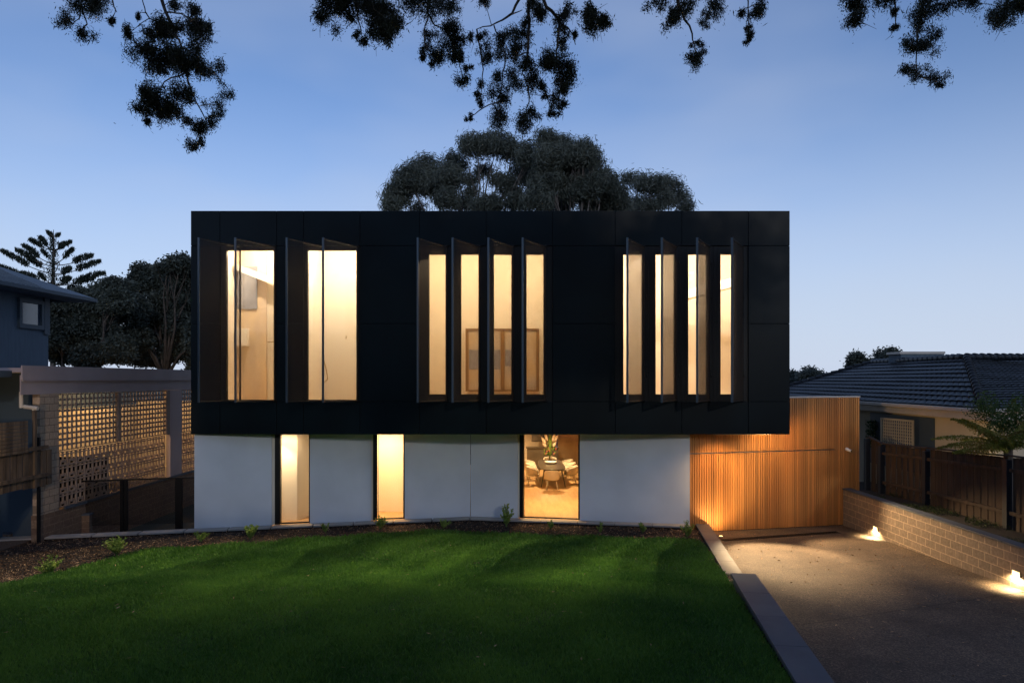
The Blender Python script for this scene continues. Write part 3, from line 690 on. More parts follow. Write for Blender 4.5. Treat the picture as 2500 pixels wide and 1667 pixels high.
# ------------------------------------------------------------------ dining set
def table():
    t=empty('dining_table',(1.72,30.1,0),'long dark timber dining table with splayed legs inside the front window','table')
    a=MB(); n=40; pts=[]
    for k in range(n):
        th=2*math.pi*k/n; c,s=math.cos(th),math.sin(th); e=.45
        pts.append((.55*math.copysign(abs(c)**e,c),1.8*math.copysign(abs(s)**e,s)))
    a.prism(pts,.715,.75); a.build('tabletop',M['wood_dark'],t,world=False,bevel=.008)
    for sx in(-1,1):
        for sy in(-1,1):
            l=MB(); l.tube([(sx*.36,sy*1.45,.714),(sx*.50,sy*1.68,0)],[.035,.018],10); l.build('leg',M['wood_dark'],t,world=False,smooth=True)
    a=MB(); a.box(-.38,.38,-1.5,1.5,.66,.713); a.build('apron',M['wood_dark'],t,world=False)
    return t
table()
def chair(label):
    c=empty('dining_chair',(0,0,0),label,'chair','pale tub chairs around the dining table')
    s=MB(); s.lathe([(.20,.40),(.255,.42),(.265,.455),(.25,.485),(.18,.495)],n=28); s.build('seat',M['boucle'],c,world=False,smooth=True)
    b=MB(); N=22; vs=[];fs=[]
    for i in range(N+1):
        a=math.radians(-35+250*i/N)-math.pi*0; # open toward +y side
        a=math.radians(-215+250*i/N)
        tfr=abs(i-N/2)/(N/2); zt_=.80-.13*tfr**2; 
        for (r,z) in ((.255,.43),(.315,.45),(.325,zt_-.03),(.305,zt_),(.275,zt_),(.262,zt_-.03)):
            vs.append((r*math.cos(a),r*math.sin(a),z))
    for i in range(N):
        for k in range(6): fs.append((i*6+k,i*6+(k+1)%6,(i+1)*6+(k+1)%6,(i+1)*6+k))
    fs.append(tuple(range(5,-1,-1))); fs.append(tuple(N*6+k for k in range(6)))
    b.add(vs,fs); b.build('backrest',M['boucle'],c,world=False,smooth=True)
    for sx in(-1,1):
        for sy in(-1,1):
            l=MB(); l.tube([(sx*.16,sy*.16,.41),(sx*.25,sy*.24,0)],[.018,.011],8); l.build('leg',M['boucle'],c,world=False,smooth=True)
    return c
ch=chair('pale tub chair at the near end of the dining table, back to the window')
ch.location=(1.62,27.75,0)
def putchair(x,y,rz,lab):
    o=copy_tree(ch); o.location=(x,y,0); o.rotation_euler=(0,0,rz); o['label']=lab
R=math.radians
putchair(.92,29.0,R(-90),'pale tub chair on the left side of the dining table, nearest the window')
putchair(.90,30.15,R(-90),'pale tub chair on the left side of the dining table, middle of three')
putchair(.88,31.3,R(-90),'pale tub chair on the left side of the dining table, farthest from the window')
putchair(2.50,29.2,R(90),'pale tub chair on the right side of the dining table, nearest the window')
putchair(2.52,30.35,R(90),'pale tub chair on the right side of the dining table, middle of three')
putchair(2.50,31.5,R(90),'pale tub chair on the right side of the dining table, farthest from the window')
putchair(1.80,32.35,R(180),'pale tub chair at the far end of the dining table behind the flowers')
b=MB(); b.lathe([(.10,.0),(.22,.02),(.27,.07),(.26,.10),(.24,.085),(.1,.05)],(1.72,30.3,.752),32)
tag(b.build('fruit_bowl',M['ceramic'],smooth=True),'shallow white ceramic bowl on the dark dining table','bowl')
v=empty('flower_vase',(1.72,31.1,.752),'glass vase of tall pampas plumes and leaves on the dining table','vase')
b=MB(); b.lathe([(.10,0),(.11,.02),(.115,.30),(.11,.32),(.10,.32),(.10,.03)],(1.72,31.1,.752),24); b.build('vessel',M['glass'],v,smooth=True)
st=MB(); pl=MB(); pk=MB()
for (dx,h,ln) in ((-.36,1.08,.36),(-.22,1.28,.42),(.34,1.10,.36),(.22,1.25,.4),(-.30,.85,.3),(.26,.86,.26),(.42,1.3,.32)):
    a=Vector((1.72,31.1,.80)); tip=Vector((1.72+dx,31.1+random.uniform(-.15,.15),.752+h)); mid=a.lerp(tip,.6)+Vector((-dx*.2,0,.05))
    st.tube([a,mid,tip],.006,5)
    dd=(tip-mid).normalized()
    pl.tube([mid+dd*.08,mid+dd*(.08+ln*.35),mid+dd*(.08+ln*.75),mid+dd*(.1+ln)],[.02,.075,.06,.008],9)
for k in range(26):
    a=random.uniform(0,6.3); r=random.uniform(.08,.30); z=random.uniform(.35,.68); c=Vector((1.72+r*math.cos(a),31.1+r*math.sin(a)*.7,.752+z))
    (pk if k%3==0 else st).tube([c,c+Vector((random.uniform(-.06,.06),random.uniform(-.05,.05),-.02)),c+Vector((random.uniform(-.09,.09),0,-.11))],[.01,.035,.008],6)
for k in range(4):
    x=random.uniform(-.1,.16); st.tube([(1.72,31.1,.85),(1.72+x*.5,31.1,1.5),(1.72+x,31.05,2.15)],[.01,.03,.006],5)
st.build('foliage',M['shrub'],v,smooth=True); pl.build('plume',M['pampas'],v,smooth=True); pk.build('blossom',M['pinkflower'],v,smooth=True)
kc=empty('kitchen_cabinet',(1.2,33.9,0),'dark kitchen cabinet block behind the dining table','cabinet')
q=MB(); q.box(.75,2.3,33.9,34.5,.001,1.05); q.build('carcass',M['cabinet'],kc,bevel=.01)
q=MB(); q.box(.70,2.32,33.85,34.55,1.052,1.10); q.build('benchtop',M['wood_dark'],kc)
q=MB(); q.box(1.0,2.3,34.9,35.25,1.3,2.5); q.box(1.05,1.6,34.86,34.899,1.35,1.8); q.build('wall_unit',M['cabinet'],kc)

# ------------------------------------------------------------------ right side: block wall, lights, fence
bwl=empty('block_wall',(10.66,16,0),'low grey tan block retaining wall with stone cap along the driveway','wall')
WX=10.66; WT=wz(1194,21.97); WT=HC-3.55
q=MB(); q.box(WX,WX+.20,2,22.0,-.6,WT); q.build('blockwork',M['block'],bwl)
q=MB(); y=22.02
while y>2.2:
    q.box(WX-.03,WX+.26,max(y-1.19,2.0),y-.006,WT+.002,WT+.042); y-=1.2
q.build('capstone',M['stone'],bwl,bevel=.004)
def wall_light(Y,z,label):
    t=empty('wall_light',(WX,Y,z),label,'wall light','lit lights low on the block wall')
    q=MB(); q.box(WX-.022,WX-.001,Y-.12,Y+.12,z-.055,z-.045); q.box(WX-.022,WX-.001,Y-.12,Y+.12,z+.045,z+.055)
    q.box(WX-.022,WX-.001,Y-.12,Y-.11,z-.045,z+.045); q.box(WX-.022,WX-.001,Y+.11,Y+.12,z-.045,z+.045)
    q.build('housing',M['steel'],t)
    q=MB(); q.box(WX-.014,WX-.002,Y-.11,Y+.11,z-.045,z+.045); q.build('lens',M['bulb'],t)
    o=lamp('wall_lamp','SPOT',(WX-.075,Y,z+.0),170,(1,.70,.34),r=.02,spot=150,blend=.5); aim(o,(WX-.02,Y,z-1))
    return t
wall_light(20.0,.13,'glowing light low on the block wall, nearest the timber garage wall')
wall_light(14.42,.40,'glowing light low on the block wall, at the right edge of the photo')
# raised garden behind the wall
q=MB(); q.box(WX+.205,12.6,2,24,-.6,WT-.06); tag(q.build('raised_bed_ground',M['soil']),kind='structure')
n=9000; X=RNG.uniform(WX+.28,11.9,n); Y=RNG.uniform(9,22,n); k=(np.sin(Y*3.1)+np.sin(Y*1.3+X*3))>.1; X=X[k];Y=Y[k]
C=np.stack([X,Y,WT-.05+RNG.random(len(X))*.10],1); V,Fc=leaves(C,.05,.02)
tag(np_mesh('ground_cover',V,Fc,M['groundcover'],tint=RNG.random(len(X))),'low dark ground cover plants in the raised bed behind the block wall','ground cover',kind='stuff')

fn=empty('paling_fence',(11.9,17,WT),'brown timber paling fence behind the block wall with dark steel posts','fence')
fx=lambda Y: float(np.interp(Y,[8,16.5,19.7,22.4],[12.05,12.0,11.95,11.62]))
ftop=lambda Y: float(np.interp(Y,[8,16,19.7,21.7,22.4],[HC-1.75,HC-1.83,HC-1.985,HC-2.04,HC-1.80]))
posts=[22.25,21.55,19.6,16.45,13.4,10.4]
for i in range(len(posts)-1):
    y1,y0=posts[i]-.09,posts[i+1]+.09; q=MB(); nn_=max(2,int((y1-y0)/.125))
    for k in range(nn_):
        a=lerp(y1,y0,k/nn_); b=lerp(y1,y0,(k+1)/nn_); c=(a+b)/2; x=fx(c); j=random.uniform(-.008,.008)
        ov=.022 if k%2 else 0
        q.add([(x-ov,b-.012+ov,WT-.06),(x-ov,a-.004,WT-.06),(x-ov+.018,a-.004,WT-.06),(x-ov+.018,b-.012,WT-.06),
               (x-ov,b-.012+ov,ftop(b)-.04+j),(x-ov,a-.004,ftop(a)-.04+j),(x-ov+.018,a-.004,ftop(a)-.04+j),(x-ov+.018,b-.012,ftop(b)-.04+j)],
              [(0,3,2,1),(4,5,6,7),(0,1,5,4),(1,2,6,5),(2,3,7,6),(3,0,4,7)])
    bay=q.build('paling_bay',M['paling'],fn)
    r=MB()
    if i>0:
        for fz in (.20,.80):
            r.beam((fx(y1)-.075,y1,lerp(WT,ftop(y1),fz)),(fx(y0)-.075,y0,lerp(WT,ftop(y0),fz)),.045,.085)
    r.beam((fx(y1)-.01,y1+.08,ftop(y1)),(fx(y0)-.01,y0-.08,ftop(y0)),.12,.035)
    r.build('rail',M['paling'],bay)
for p_ in posts:
    q=MB(); x=fx(p_); w=.075
    q.box(x-.14,x-.0,p_-w,p_+w,WT-.06,ftop(p_)-.09); q.build('post',M['postblue'],fn,bevel=.004)

# ------------------------------------------------------------------ right neighbour
NH=empty('neighbour_house',(13.5,24,0),'single storey cream house with a dark tiled hip roof behind the paling fence','house')
C0=Vector((12.5,18.1,HC-.80)); Aap=Vector((15.3,23.0,HC+.69)); Bap=Vector((16.0,30.3,HC+.69)); D0=Vector((12.5,34.2,HC-.80)); E0=Vector((26,21.4,HC-.80)); G0=Vector((26,30,HC+1.0)); Aap2=Vector((19,24.5,HC+.78))
def tiled(mb,P0,P1,Q1,Q0,course=.30,wave=.30):
    """tile courses between eave P0-P1 and top Q0-Q1, as stepped, rolled strips"""
    P0,P1,Q0,Q1=map(Vector,(P0,P1,Q0,Q1)); nrm=(P1-P0).cross(Q0-P0).normalized()
    if nrm.z<0: nrm=-nrm
    slope=((Q0+Q1)/2-(P0+P1)/2).length; n=max(3,int(slope/course)); e=(P1-P0).normalized()
    s0=P0.dot(e)
    for i in range(n):
        t0=i/n; t1=(i+1.12)/n; t1=min(t1,1)
        a0=P0.lerp(Q0,t0);b0=P1.lerp(Q1,t0);a1=P0.lerp(Q0,t1);b1=P1.lerp(Q1,t1)
        m=max(4,int((b0-a0).length/.05)); vs=[];fs=[]
        for k in range(m+1):
            u=k/m; p=a0.lerp(b0,u); q=a1.lerp(b1,u)
            def wv(v): 
                ph=((v.dot(e)-s0)/wave+(.0 if i%2 else .5))%1; return .028*abs(math.sin(ph*math.pi))**.6+(.010 if ph<.12 else 0)
            jit=.006*math.sin(int((p.dot(e)-s0)/wave+(.0 if i%2 else .5))*12.9+i*7.7)
            vs+= [p+nrm*(.012),p+nrm*(.045+wv(p)+jit),q+nrm*(.0+wv(p))]
        for k in range(m):
            b=k*3; fs+=[(b,b+3,b+4,b+1),(b+1,b+4,b+5,b+2)]
        mb.add(vs,fs)
q=MB(); tiled(q,C0,D0,Bap,Aap); tiled(q,C0,E0,G0,Aap)
rfo=q.build('roof',M['tile'],NH)
hp=MB()
def hipcap(a,b,step=.36,r=.11):
    a=Vector(a);b=Vector(b);d=(b-a);L=d.length;d.normalize();n=int(L/step)
    for i in range(n):
        p=a+d*(i*step); z=Vector((0,0,.04)); hp.tube([p+z+Vector((0,0,.03)),p+d*step*1.1+z],[r*1.12,r*.86],10)
hipcap(C0,Aap); hipcap(Bap,Aap); hipcap(D0,Bap); hipcap(Aap,Vector((26,27,HC+.8)))
hp.build('hip_tiles',M['tile'],rfo,smooth=True)
q=MB(); e=(D0-C0).normalized()
q.beam(C0+Vector((-.06,-.15,-.045)),D0+Vector((-.06,0,-.045)),.13,.10); q.beam(C0+Vector((-.1,-.06,-.045)),E0+Vector((0,-.06,-.045)),.13,.10)
q.build('gutter',M['trim'],NH,bevel=.01)
q=MB(); q.box(12.56,12.60,18.15,34,HC-1.10,HC-.852); q.box(12.60,12.95,18.15,34,HC-1.12,HC-1.08); q.add([(12.56,18.1,HC-1.1),(26,21.4,HC-1.1),(26,21.4,HC-.85),(12.56,18.1,HC-.85)],[(0,1,2,3)])
q.build('fascia',M['trim'],NH)
q=MB(); q.box(12.95,13.2,18.55,33.5,-.6,HC-.86); q.prism([(13.21,18.56),(25.5,21.6),(25.5,21.9),(13.21,18.9)],-.6,HC-.9); q.build('wall',M['cream'],NH)
chm=wx(2200,27.5)
q=MB(); q.box(wx(2200,27.5),wx(2305,27.5),27.5,28.4,HC+.3,wz(864,27.5)); q.build('chimney',M['bluewall'],NH)
q=MB(); q.box(wx(2197,27.45),wx(2308,27.45),27.45,28.45,wz(864,27.5),wz(858,27.5)); q.build('chimney_cap',M['trim'],NH)
# dark panel on the wall, standing in for the shade of the open porch
q=MB(); q.box(12.90,12.945,20.9,24.6,HC-3.0,HC-1.2); q.build('porch_shade_panel',M['bluetrim'],NH)
# lattice panel against the neighbour wall
def lattice(mb,fr,w,h,pitch,bar,t=.02):
    n=max(1,int(w/pitch)); m=max(1,int(h/pitch))
    for i in range(n+1): s=w*i/n; mb.box(max(0,s-bar/2),min(w,s+bar/2),0,t,0,h)
    for j in range(m+1): z=h*j/m; mb.box(0,w,t+.001,2*t,max(0,z-bar/2),min(h,z+bar/2))
lt=empty('trellis_panel',(12.75,22,2.5),'small cream lattice trellis fixed between fence and cream wall','trellis')
Mx,L_,_,_=frame(Vector((12.15,22.5,0)),Vector((12.60,21.3,0)))
ya=Vector((wx(2152,23),23,0)); yb=Vector((wx(2226,21.6),21.6,0)); Mx,L_,_,_=frame(ya,yb)
q=MB(Mx@Matrix.Translation((0,0,HC-2.15))); lattice(q,None,L_,.80,.10,.03); q.build('lattice',M['cream'],lt)
q=MB(Mx@Matrix.Translation((0,0,HC-2.2))); q.box(-.05,0,-.01,.05,0,.9); q.box(L_,L_+.04,-.01,.05,0,.9); q.box(0,L_,-.01,.05,.85,.9); q.build('frame',M['cream'],lt)
lt=empty('trellis_panel',(11.9,24,2.5),'narrow trellis overgrown with ivy beside the timber wall','trellis')
ya=Vector((wx(2112,24.5),24.5,0)); yb=Vector((wx(2142,24.2),24.2,0)); Mx,L_,_,_=frame(ya,yb)
q=MB(Mx@Matrix.Translation((0,0,HC-2.4))); lattice(q,None,L_,.95,.10,.03); q.build('lattice',M['cream'],lt)
q=MB(Mx@Matrix.Translation((0,0,HC-2.4))); q.box(L_,L_+.12,0,.08,-1.5,.95); q.build('post',M['cream'],lt)
n=420; C=np.stack([RNG.uniform(ya.x-.1,yb.x-.1,n),RNG.uniform(23.9,24.3,n),HC-2.4+RNG.random(n)*.95],1)
V,Fc=leaves(C,.07,.05); tag(np_mesh('ivy_climber',V,Fc,M['ivy'],tint=RNG.random(n)),'dark ivy climbing the narrow trellis beside the timber wall','climber')
# lamp added out of sight behind the fence to warm the cream wall
yl=empty('added_yard_lamp',(12.35,17.8,WT),'small added lamp between the paling fence and the cream wall','lamp')
q=MB(); q.tube([(12.35,17.8,WT-.05),(12.35,17.8,WT+1.0)],.025,10); q.tube([(12.35,17.8,WT+1.14),(12.35,17.8,WT+1.17)],.08,14); q.build('post',M['black'],yl)
q=MB(); q.tube([(12.35,17.8,WT+1.0),(12.35,17.8,WT+1.13)],.05,14); q.build('lens',M['bulb_soft'],yl)
lamp('added_yard_light','POINT',(12.3,17.8,WT+1.32),30,(1,.68,.34),r=.06)

# tree fern behind the fence
tf=empty('tree_fern',(12.55,15.9,WT),'feathery tree fern with golden and green fronds rising behind the paling fence','tree fern')
q=MB(); base_=Vector((12.32,16.9,WT-.06)); cr=Vector((12.28,16.9,HC-1.72))
q.tube([base_,cr],[.12,.10],10); q.build('trunk',M['bark'],tf)
def frond(mb_v,mb_f,start,dirn,L,rise,droop,nl=46,ll=.16):
    dirn=Vector(dirn).normalized(); pts=[]
    for i in range(nl):
        t=i/(nl-1); p=Vector(start)+dirn*L*t+Vector((0,0,rise*t-droop*t*t)); pts.append(p)
    side=dirn.cross(Vector((0,0,1))).normalized()
    return pts,side
allC=[];allD=[];stm=MB()
for (dx,dy,L,ri,dr) in ((-1,.15,1.75,.95,.75),(-1,-.1,1.6,.6,.5),(-1,.45,1.5,.35,.4),(-1,-.25,1.65,.25,.3),(-.9,-.5,1.3,1.1,.6),(-.8,.3,1.2,1.3,.6),(-.5,.7,1.1,1.1,.5),(-.3,-.9,1.0,1.0,.5),(.3,.9,1.2,1.2,.6),(.8,.4,1.2,.9,.6),(.9,-.5,1.1,1.0,.5),(.1,-.6,.9,1.35,.4),(-.7,.2,1.0,1.2,.5),(.2,.2,.8,1.5,.3),(-.2,.9,1.3,.6,.5),(.6,-.9,1.0,.6,.4),(-1,.9,1.1,.1,.3)):
    pts,side=frond(None,None,cr,(dx,dy,0),L,ri,dr)
    stm.tube(pts[::5]+[pts[-1]],[.012*(1-.08*i) for i in range(len(pts[::5])+1)],5)
    for i,p in enumerate(pts[4:]):
        w=.30*math.sin(math.pi*min(1,(i+6)/44))+.03
        for sg in(-1,1):
            for m_ in range(7):
                f=(m_+.5)/7; c=p+side*sg*w*f+Vector((0,0,-.14*f*f*w/.3)); allC.append(c); allD.append(side*sg+Vector((0,0,-.8)))
stm.build('frond_stem',M['stem'],tf)
C=np.array([tuple(c) for c in allC])+RNG.normal(size=(len(allC),3))*.01; V,Fc=leaves(C,.075,.022,np.array([tuple(d) for d in allD]))
np_mesh('frond',V,Fc,M['fernleaf'],tf,tint=RNG.random(len(C)))
# climbing shrub at far right edge
sh=empty('garden_shrub',(13.2,16.6,WT),'leafy green shrub behind the tree fern at the right edge','shrub')
cc=[(2395,1000),(2420,1015),(2440,1030),(2475,1010),(2495,1025),(2410,985),(2460,1045),(2500,990),(2515,1060)]
CC=[];
for (a,b) in cc:
    p=W(a,b,17.2+random.uniform(-.2,.3)); CC.append(np.array(p)+RNG.normal(size=(420,3))*.15)
C=np.concatenate(CC); V,Fc=leaves(C,.07,.03); np_mesh('foliage',V,Fc,M['ivy'],sh,tint=RNG.random(len(C)))
q=MB(); q.tube([(13.2,16.6,WT-.06),(13.1,17.0,3.0),W(2440,1020,17.3)],[.03,.02,.01],6); q.build('stem',M['bark'],sh)

# ------------------------------------------------------------------ LEFT: carport with breeze block screen
CPX=-13.0
cpt=empty('carport',(CPX,23,0),'neighbour carport with mauve fascia, lattice and lit breeze block screen','carport')
zb=HC-.42; zt_=HC+.36
q=MB(); q.box(CPX-.02,CPX+.02,18.1,29,HC-.02,zt_); q.box(CPX-.05,CPX-.021,18.1,29,zb,HC+.1); q.box(CPX-5.5,CPX-.06,18.3,29,HC+.18,HC+.30)
q.build('fascia',M['mauve'],cpt,bevel=.003)
q=MB(); q.box(CPX-.04,CPX+.035,18.12,29,HC-.055,HC-.022); q.build('trim',M['mauve'],cpt)
q=MB(); q.box(CPX-.20,CPX-.005,18.8,19.6,HC-3.76,zb-.003); q.build('brick_pier',M['brick_pier'],cpt)
q=MB(); q.box(CPX-.17,CPX-.012,26.0,26.9,HC-4.6,zb-.003); q.build('post',M['mauve'],cpt)
q=MB(); q.box(CPX-.12,CPX-.01,25.75,25.98,HC-2.1,zb-.003); q.build('post',M['lattice'],cpt)
Mx=Matrix(((0,-1,0,CPX),(1,0,0,0),(0,0,1,0),(0,0,0,1)))      # local x -> +Y, local y -> -X
def lat_panel(y0,y1,z0,z1):
    q=MB(Mx@Matrix.Translation((y0,.03,z0))); w=y1-y0; h=z1-z0
    n=int(w/.20)
    for i in range(n+1): s=w*i/n; q.box(max(0,s-.032),min(w,s+.032),0,.018,0,h)
    m=int(h/.165)
    for j in range(m+1): z=h*j/m; q.box(0,w,.019,.032,max(0,z-.032),min(h,z+.032))
    q.build('lattice_panel',M['lattice'],cpt)
lat_panel(19.6,22.55,HC-2.08,zb-.01); lat_panel(22.75,25.75,HC-2.08,zb-.01); lat_panel(26.95,29,HC-2.12,zb-.01)
q=MB(); q.box(CPX-.11,CPX-.01,22.56,22.74,HC-2.08,zb-.01); q.build('post',M['lattice'],cpt)
# breeze blocks: 0.39 m units with an interlocking pattern of webs
def breeze(mb,y,z,s):
    t=.09; b=.028
    def bx(a0,a1,c0,c1): mb.box(CPX-.065,CPX-.015,y+a0*s,y+a1*s,z+c0*s,z+c1*s)
    e=.055
    bx(0,e,0,1); bx(1-e,1,0,1); bx(e,1-e,1-e,1); bx(e,1-e,0,e)
    bx(e,1-e,.76,.84); bx(.47,.53,.84,1-e)
    bx(.46,.54,.30,.76); bx(.20,.80,.22,.30); bx(.20,.26,e,.22); bx(.74,.80,e,.22)
    bx(.26,.30,.30,.42); bx(.70,.74,.30,.42)
q=MB(); s=.40
for r in range(4):
    for k in range(16):
        y=19.62+k*s
        if y+s>25.99: break
        breeze(q,y,HC-2.10-s*(r+1),s-.004)
    for k in range(5): breeze(q,26.92+k*s,HC-2.14-s*(r+1),s-.004)
q.build('breeze_block_screen',M['breeze'],cpt)
q=MB(); q.box(CPX-.24,CPX-.0,18.8,29,-.6,HC-3.765); q.build('lower_wall',M['lowblock'],cpt)
q=MB(); q.box(CPX-.0,CPX+.05,19.8,29,HC-3.78,HC-3.70); q.build('ledge',M['stone'],cpt)
# rear wall, lit by the carport lamp; dark opening above
q=MB(); q.box(-17.2,-17.0,19.31,33,-.6,HC-1.15); q.box(-17,-13.2,31,31.2,-.6,HC-1.0); q.build('back_wall',M['cream'],cpt)
q=MB(); q.box(-17.35,-17.21,18.5,33,HC-1.15,HC+.1); q.build('upper_wall',M['bluetrim'],cpt)
q=MB(); q.box(-17,-13.3,16,33,.0,.05); q.build('floor_slab',M['blockdark'],cpt)
q=MB(); 
q.box(-16.95,-16.90,21.6,22.0,HC-.95,HC-.62); ww=q.build('lit_window',M['bulb_soft'],cpt)
for (y,e) in ((23.2,210),(27.5,300)):
    q=MB(); q.tube([(-15,y,HC+.17),(-15,y,HC+.12)],.09,16); q.build('ceiling_lamp',M['bulb_soft'],cpt)
    lamp('carport_lamp','POINT',(-15.0,y,HC-.2),e,(1,.62,.26),r=.08)
q=MB(); q.tube([(CPX-.25,18.55,HC-.75),(CPX+.12,18.55,HC-.80)],.055,10); q.tube([(CPX+.0,18.55,HC-.80),(CPX+.0,18.55,HC-2.3)],.035,10)
q.tube([(CPX-.3,18.5,HC-.35),(CPX-.3,18.5,HC-.78)],.05,10)
q.build('downpipe',M['trim'],cpt)
q=MB(); q.box(CPX-4,CPX-.4,16.5,18.3,HC+.05,HC+.22); q.build('porch_roof',M['bluetrim'],cpt)
q=MB(); q.box(-17.7,-13.25,19.2,19.3,0.06,HC+.17); q.box(-17.8,-17.7,14,19.2,0,HC+.17); q.build('porch_dark_partition',M['bluetrim'],cpt)  # dark partition added to keep carport light off the porch
q=MB(); q.box(-15.2,-14.4,19.16,19.199,.3,HC-.8); q.build('porch_door',M['bluewall'],cpt)

# left paling fence (rough)
pf=empty('paling_fence',(-12.9,16.5,1),'weathered timber paling fence with exposed rails at the left edge','fence')
q=MB(); y=14.2; k=0
while y<19.05:
    w=.19; g2=.03 if k%2 else .045; topz=HC-1.50+random.uniform(-.03,.03) if y<18.2 else HC-1.62
    ztop={0:0}.get(0)
    q.box(-12.95,-12.925,y,y+w,HC-2.93+random.uniform(-.03,.03),topz-.35 if y>17.4 else topz-.05,tint=random.random()); y+=w+g2; k+=1
q.build('paling',M['paling_left'],pf)
for z in (HC-1.86,HC-2.62): q=MB(); q.beam((-12.88,14.2,z),(-12.88,18.95,z-.02),.045,.10); q.build('rail',M['paling_left'],pf)
q=MB(); 
for j in range(9): q.box(-12.86,-12.83,14.2,18.1,HC-1.50+.095*(j-1)-.35,HC-1.50+.095*j-.362)
q.build('slat_screen',M['paling_left'],pf)
q=MB(); q.box(-12.95,-12.87,18.42,18.5,HC-2.95,HC-.85); q.build('post',M['paling_left'],pf)
for yy in (14.6,18.7): q=MB(); q.box(-13.02,-12.955,yy,yy+.07,-.3,HC-1.6); q.build('post',M['black'],pf)
q=MB(); q.box(-14.75,-14.70,19.3,22,-.5,HC-1.9); q.box(-14.7,-13.05,21.95,22.0,-.5,HC-2.5); q.build('steel_backing',M['black'],pf)

# black mesh fence
mf=empty('mesh_fence',(-11,21,0),'black steel framed mesh fence between the white wall and the paling fence','fence')
ytop=lambda x: lerp(20.6,21.3,(x-88)/(475-88))
zf=lambda x: HC-(lerp(1178,1165,(x-88)/(475-88))-HY)/F*ytop(x)
xsP=[88,172,303,437,476]
pts=[Vector((wx(x,ytop(x)),ytop(x),zf(x))) for x in xsP]
for i,(x,w) in enumerate(((88,.06),(172,.13),(298,.09),(308,.09),(437,.20))):
    Y=ytop(x); X=wx(x,Y); q=MB(); q.box(X-w/2,X+w/2,Y-.04,Y+.04,-.3,zf(x)); q.build('post',M['black'],mf)
q=MB(); q.beam(pts[0]+Vector((0,0,0)),pts[-1],.06,.05); q.build('top_rail',M['black'],mf)
q=MB(); 
for i in range(4):
    a,b=pts[i],pts[i+1]; d=(b-a); L_=math.hypot(d.x,d.y); n=int(L_/.03)
    for k in range(1,n): p=a.lerp(b,k/n); q.box(p.x-.004,p.x+.004,p.y-.003,p.y+.003,0.02,p.z-.03)
    for k in range(1,int(a.z/.03)):
        z=k*.03; q.beam((a.x,a.y+.006,z),(b.x,b.y+.006,z),.005,.006)
q.build('mesh_panel',M['black'],mf)
# low planter wall at the left
lw=empty('planter_wall',(-12.5,19,0),'low dark planter wall with stone cap at the left end of the coping','wall')
a=Vector((wx(15,18.9),18.95,.10)); b=Vector((wx(172,21.4),21.2,.10)); 
a=Vector((-14.0,18.9,0)); b=Vector((-13.0+.25,20.9,0))
a=Vector((wx(20,19.1),19.1,0)); zc=.36; Yb=20.5; b=Vector((wx(150,Yb),Yb,0))
d=(b-a).normalized(); n_=Vector((-d.y,d.x,0))
q=MB(); 
def slab(mb,a,b,za,zb_,w,th):
    aa=[a-n_*w,a,b,b-n_*w]; zz=[za,za,zb_,zb_]
    vs=[(p.x,p.y,z-th) for p,z in zip(aa,zz)]+[(p.x,p.y,z) for p,z in zip(aa,zz)]
    mb.add(vs,[(3,2,1,0),(4,5,6,7),(0,1,5,4),(1,2,6,5),(2,3,7,6),(3,0,4,7)])
slab(q,a,b,.20,.42,-.34,.05); e=b+Vector((.75,.15,0)); 
q.prism([(b.x,b.y),(e.x,e.y),(e.x-.05,e.y+.3),(b.x-.2,b.y+.28)],.37,.42)
q.build('capstone',M['stone'],lw)
q=MB(); slab(q,a+Vector((0.02,0,0)),b,.148,.368,-.30,.7); q.prism([(b.x+.02,b.y+.02),(e.x-.02,e.y+.02),(e.x-.07,e.y+.27),(b.x-.15,b.y+.25)],-.4,.368); q.build('base',M['lowblock'],lw)

yl=empty('added_yard_lamp',(-11.4,13.2,.5),'added post lamp, out of view, warming the left paling fence','lamp')
q=MB(); q.tube([(-11.4,13.2,.0),(-11.4,13.2,3.1)],.035,10); q.tube([(-11.4,13.2,3.26),(-11.4,13.2,3.30)],.12,14); q.build('post',M['black'],yl)
q=MB(); q.tube([(-11.4,13.2,3.1),(-11.4,13.2,3.25)],.07,14); q.build('lens',M['bulb_soft'],yl)
o=lamp('added_yard_light','SPOT',(-11.5,13.3,3.45),260,(1,.66,.36),r=.06,spot=70,blend=.8); aim(o,(-13.2,20.5,2.6))  # added spot to warm the carport screen and palings
# left neighbour upper house
LH=empty('neighbour_house',(-18,24,3),'two storey blue grey house with a low pitched roof at the left edge','house')
gz=HC+3.14
q=MB(); q.box(-24,-17.9,14,26.36,-.6,gz+.25); q.build('wall',M['bluewall'],LH)
q=MB(); q.add([(-16.95,12,gz+.12),(-16.95,27.8,gz+.12),(-19.6,25.1,gz+1.25),(-19.6,12,gz+1.25)],[(0,1,2,3)]); q.add([(-16.95,27.8,gz+.12),(-25,27.8,gz+.12),(-19.6,25.1,gz+1.25)],[(0,1,2)])
q.add([(-19.6,12,gz+1.25),(-19.6,25.1,gz+1.25),(-25,27.8,gz+.12),(-25,12,gz+.12)],[(0,1,2,3)])
for k in range(60):
    y=12.3+k*.26
    if y<25: q.beam((-16.95,y,gz+.13),(-19.6,y,gz+1.26),.03,.03)
q.build('roof',M['slate'],LH)
q=MB(); q.beam((-16.95,12,gz+.05),(-16.95,27.85,gz+.05),.10,.13); q.beam((-16.95,27.8,gz+.05),(-25,27.8,gz+.05),.10,.13); q.box(-17.89,-17.0,12,27.7,gz-.04,gz-.01); q.build('gutter',M['bluetrim'],LH)
wy0,wy1=24.7,26.0; wz0,wz1=HC+1.86,HC+2.95
q=MB(); 
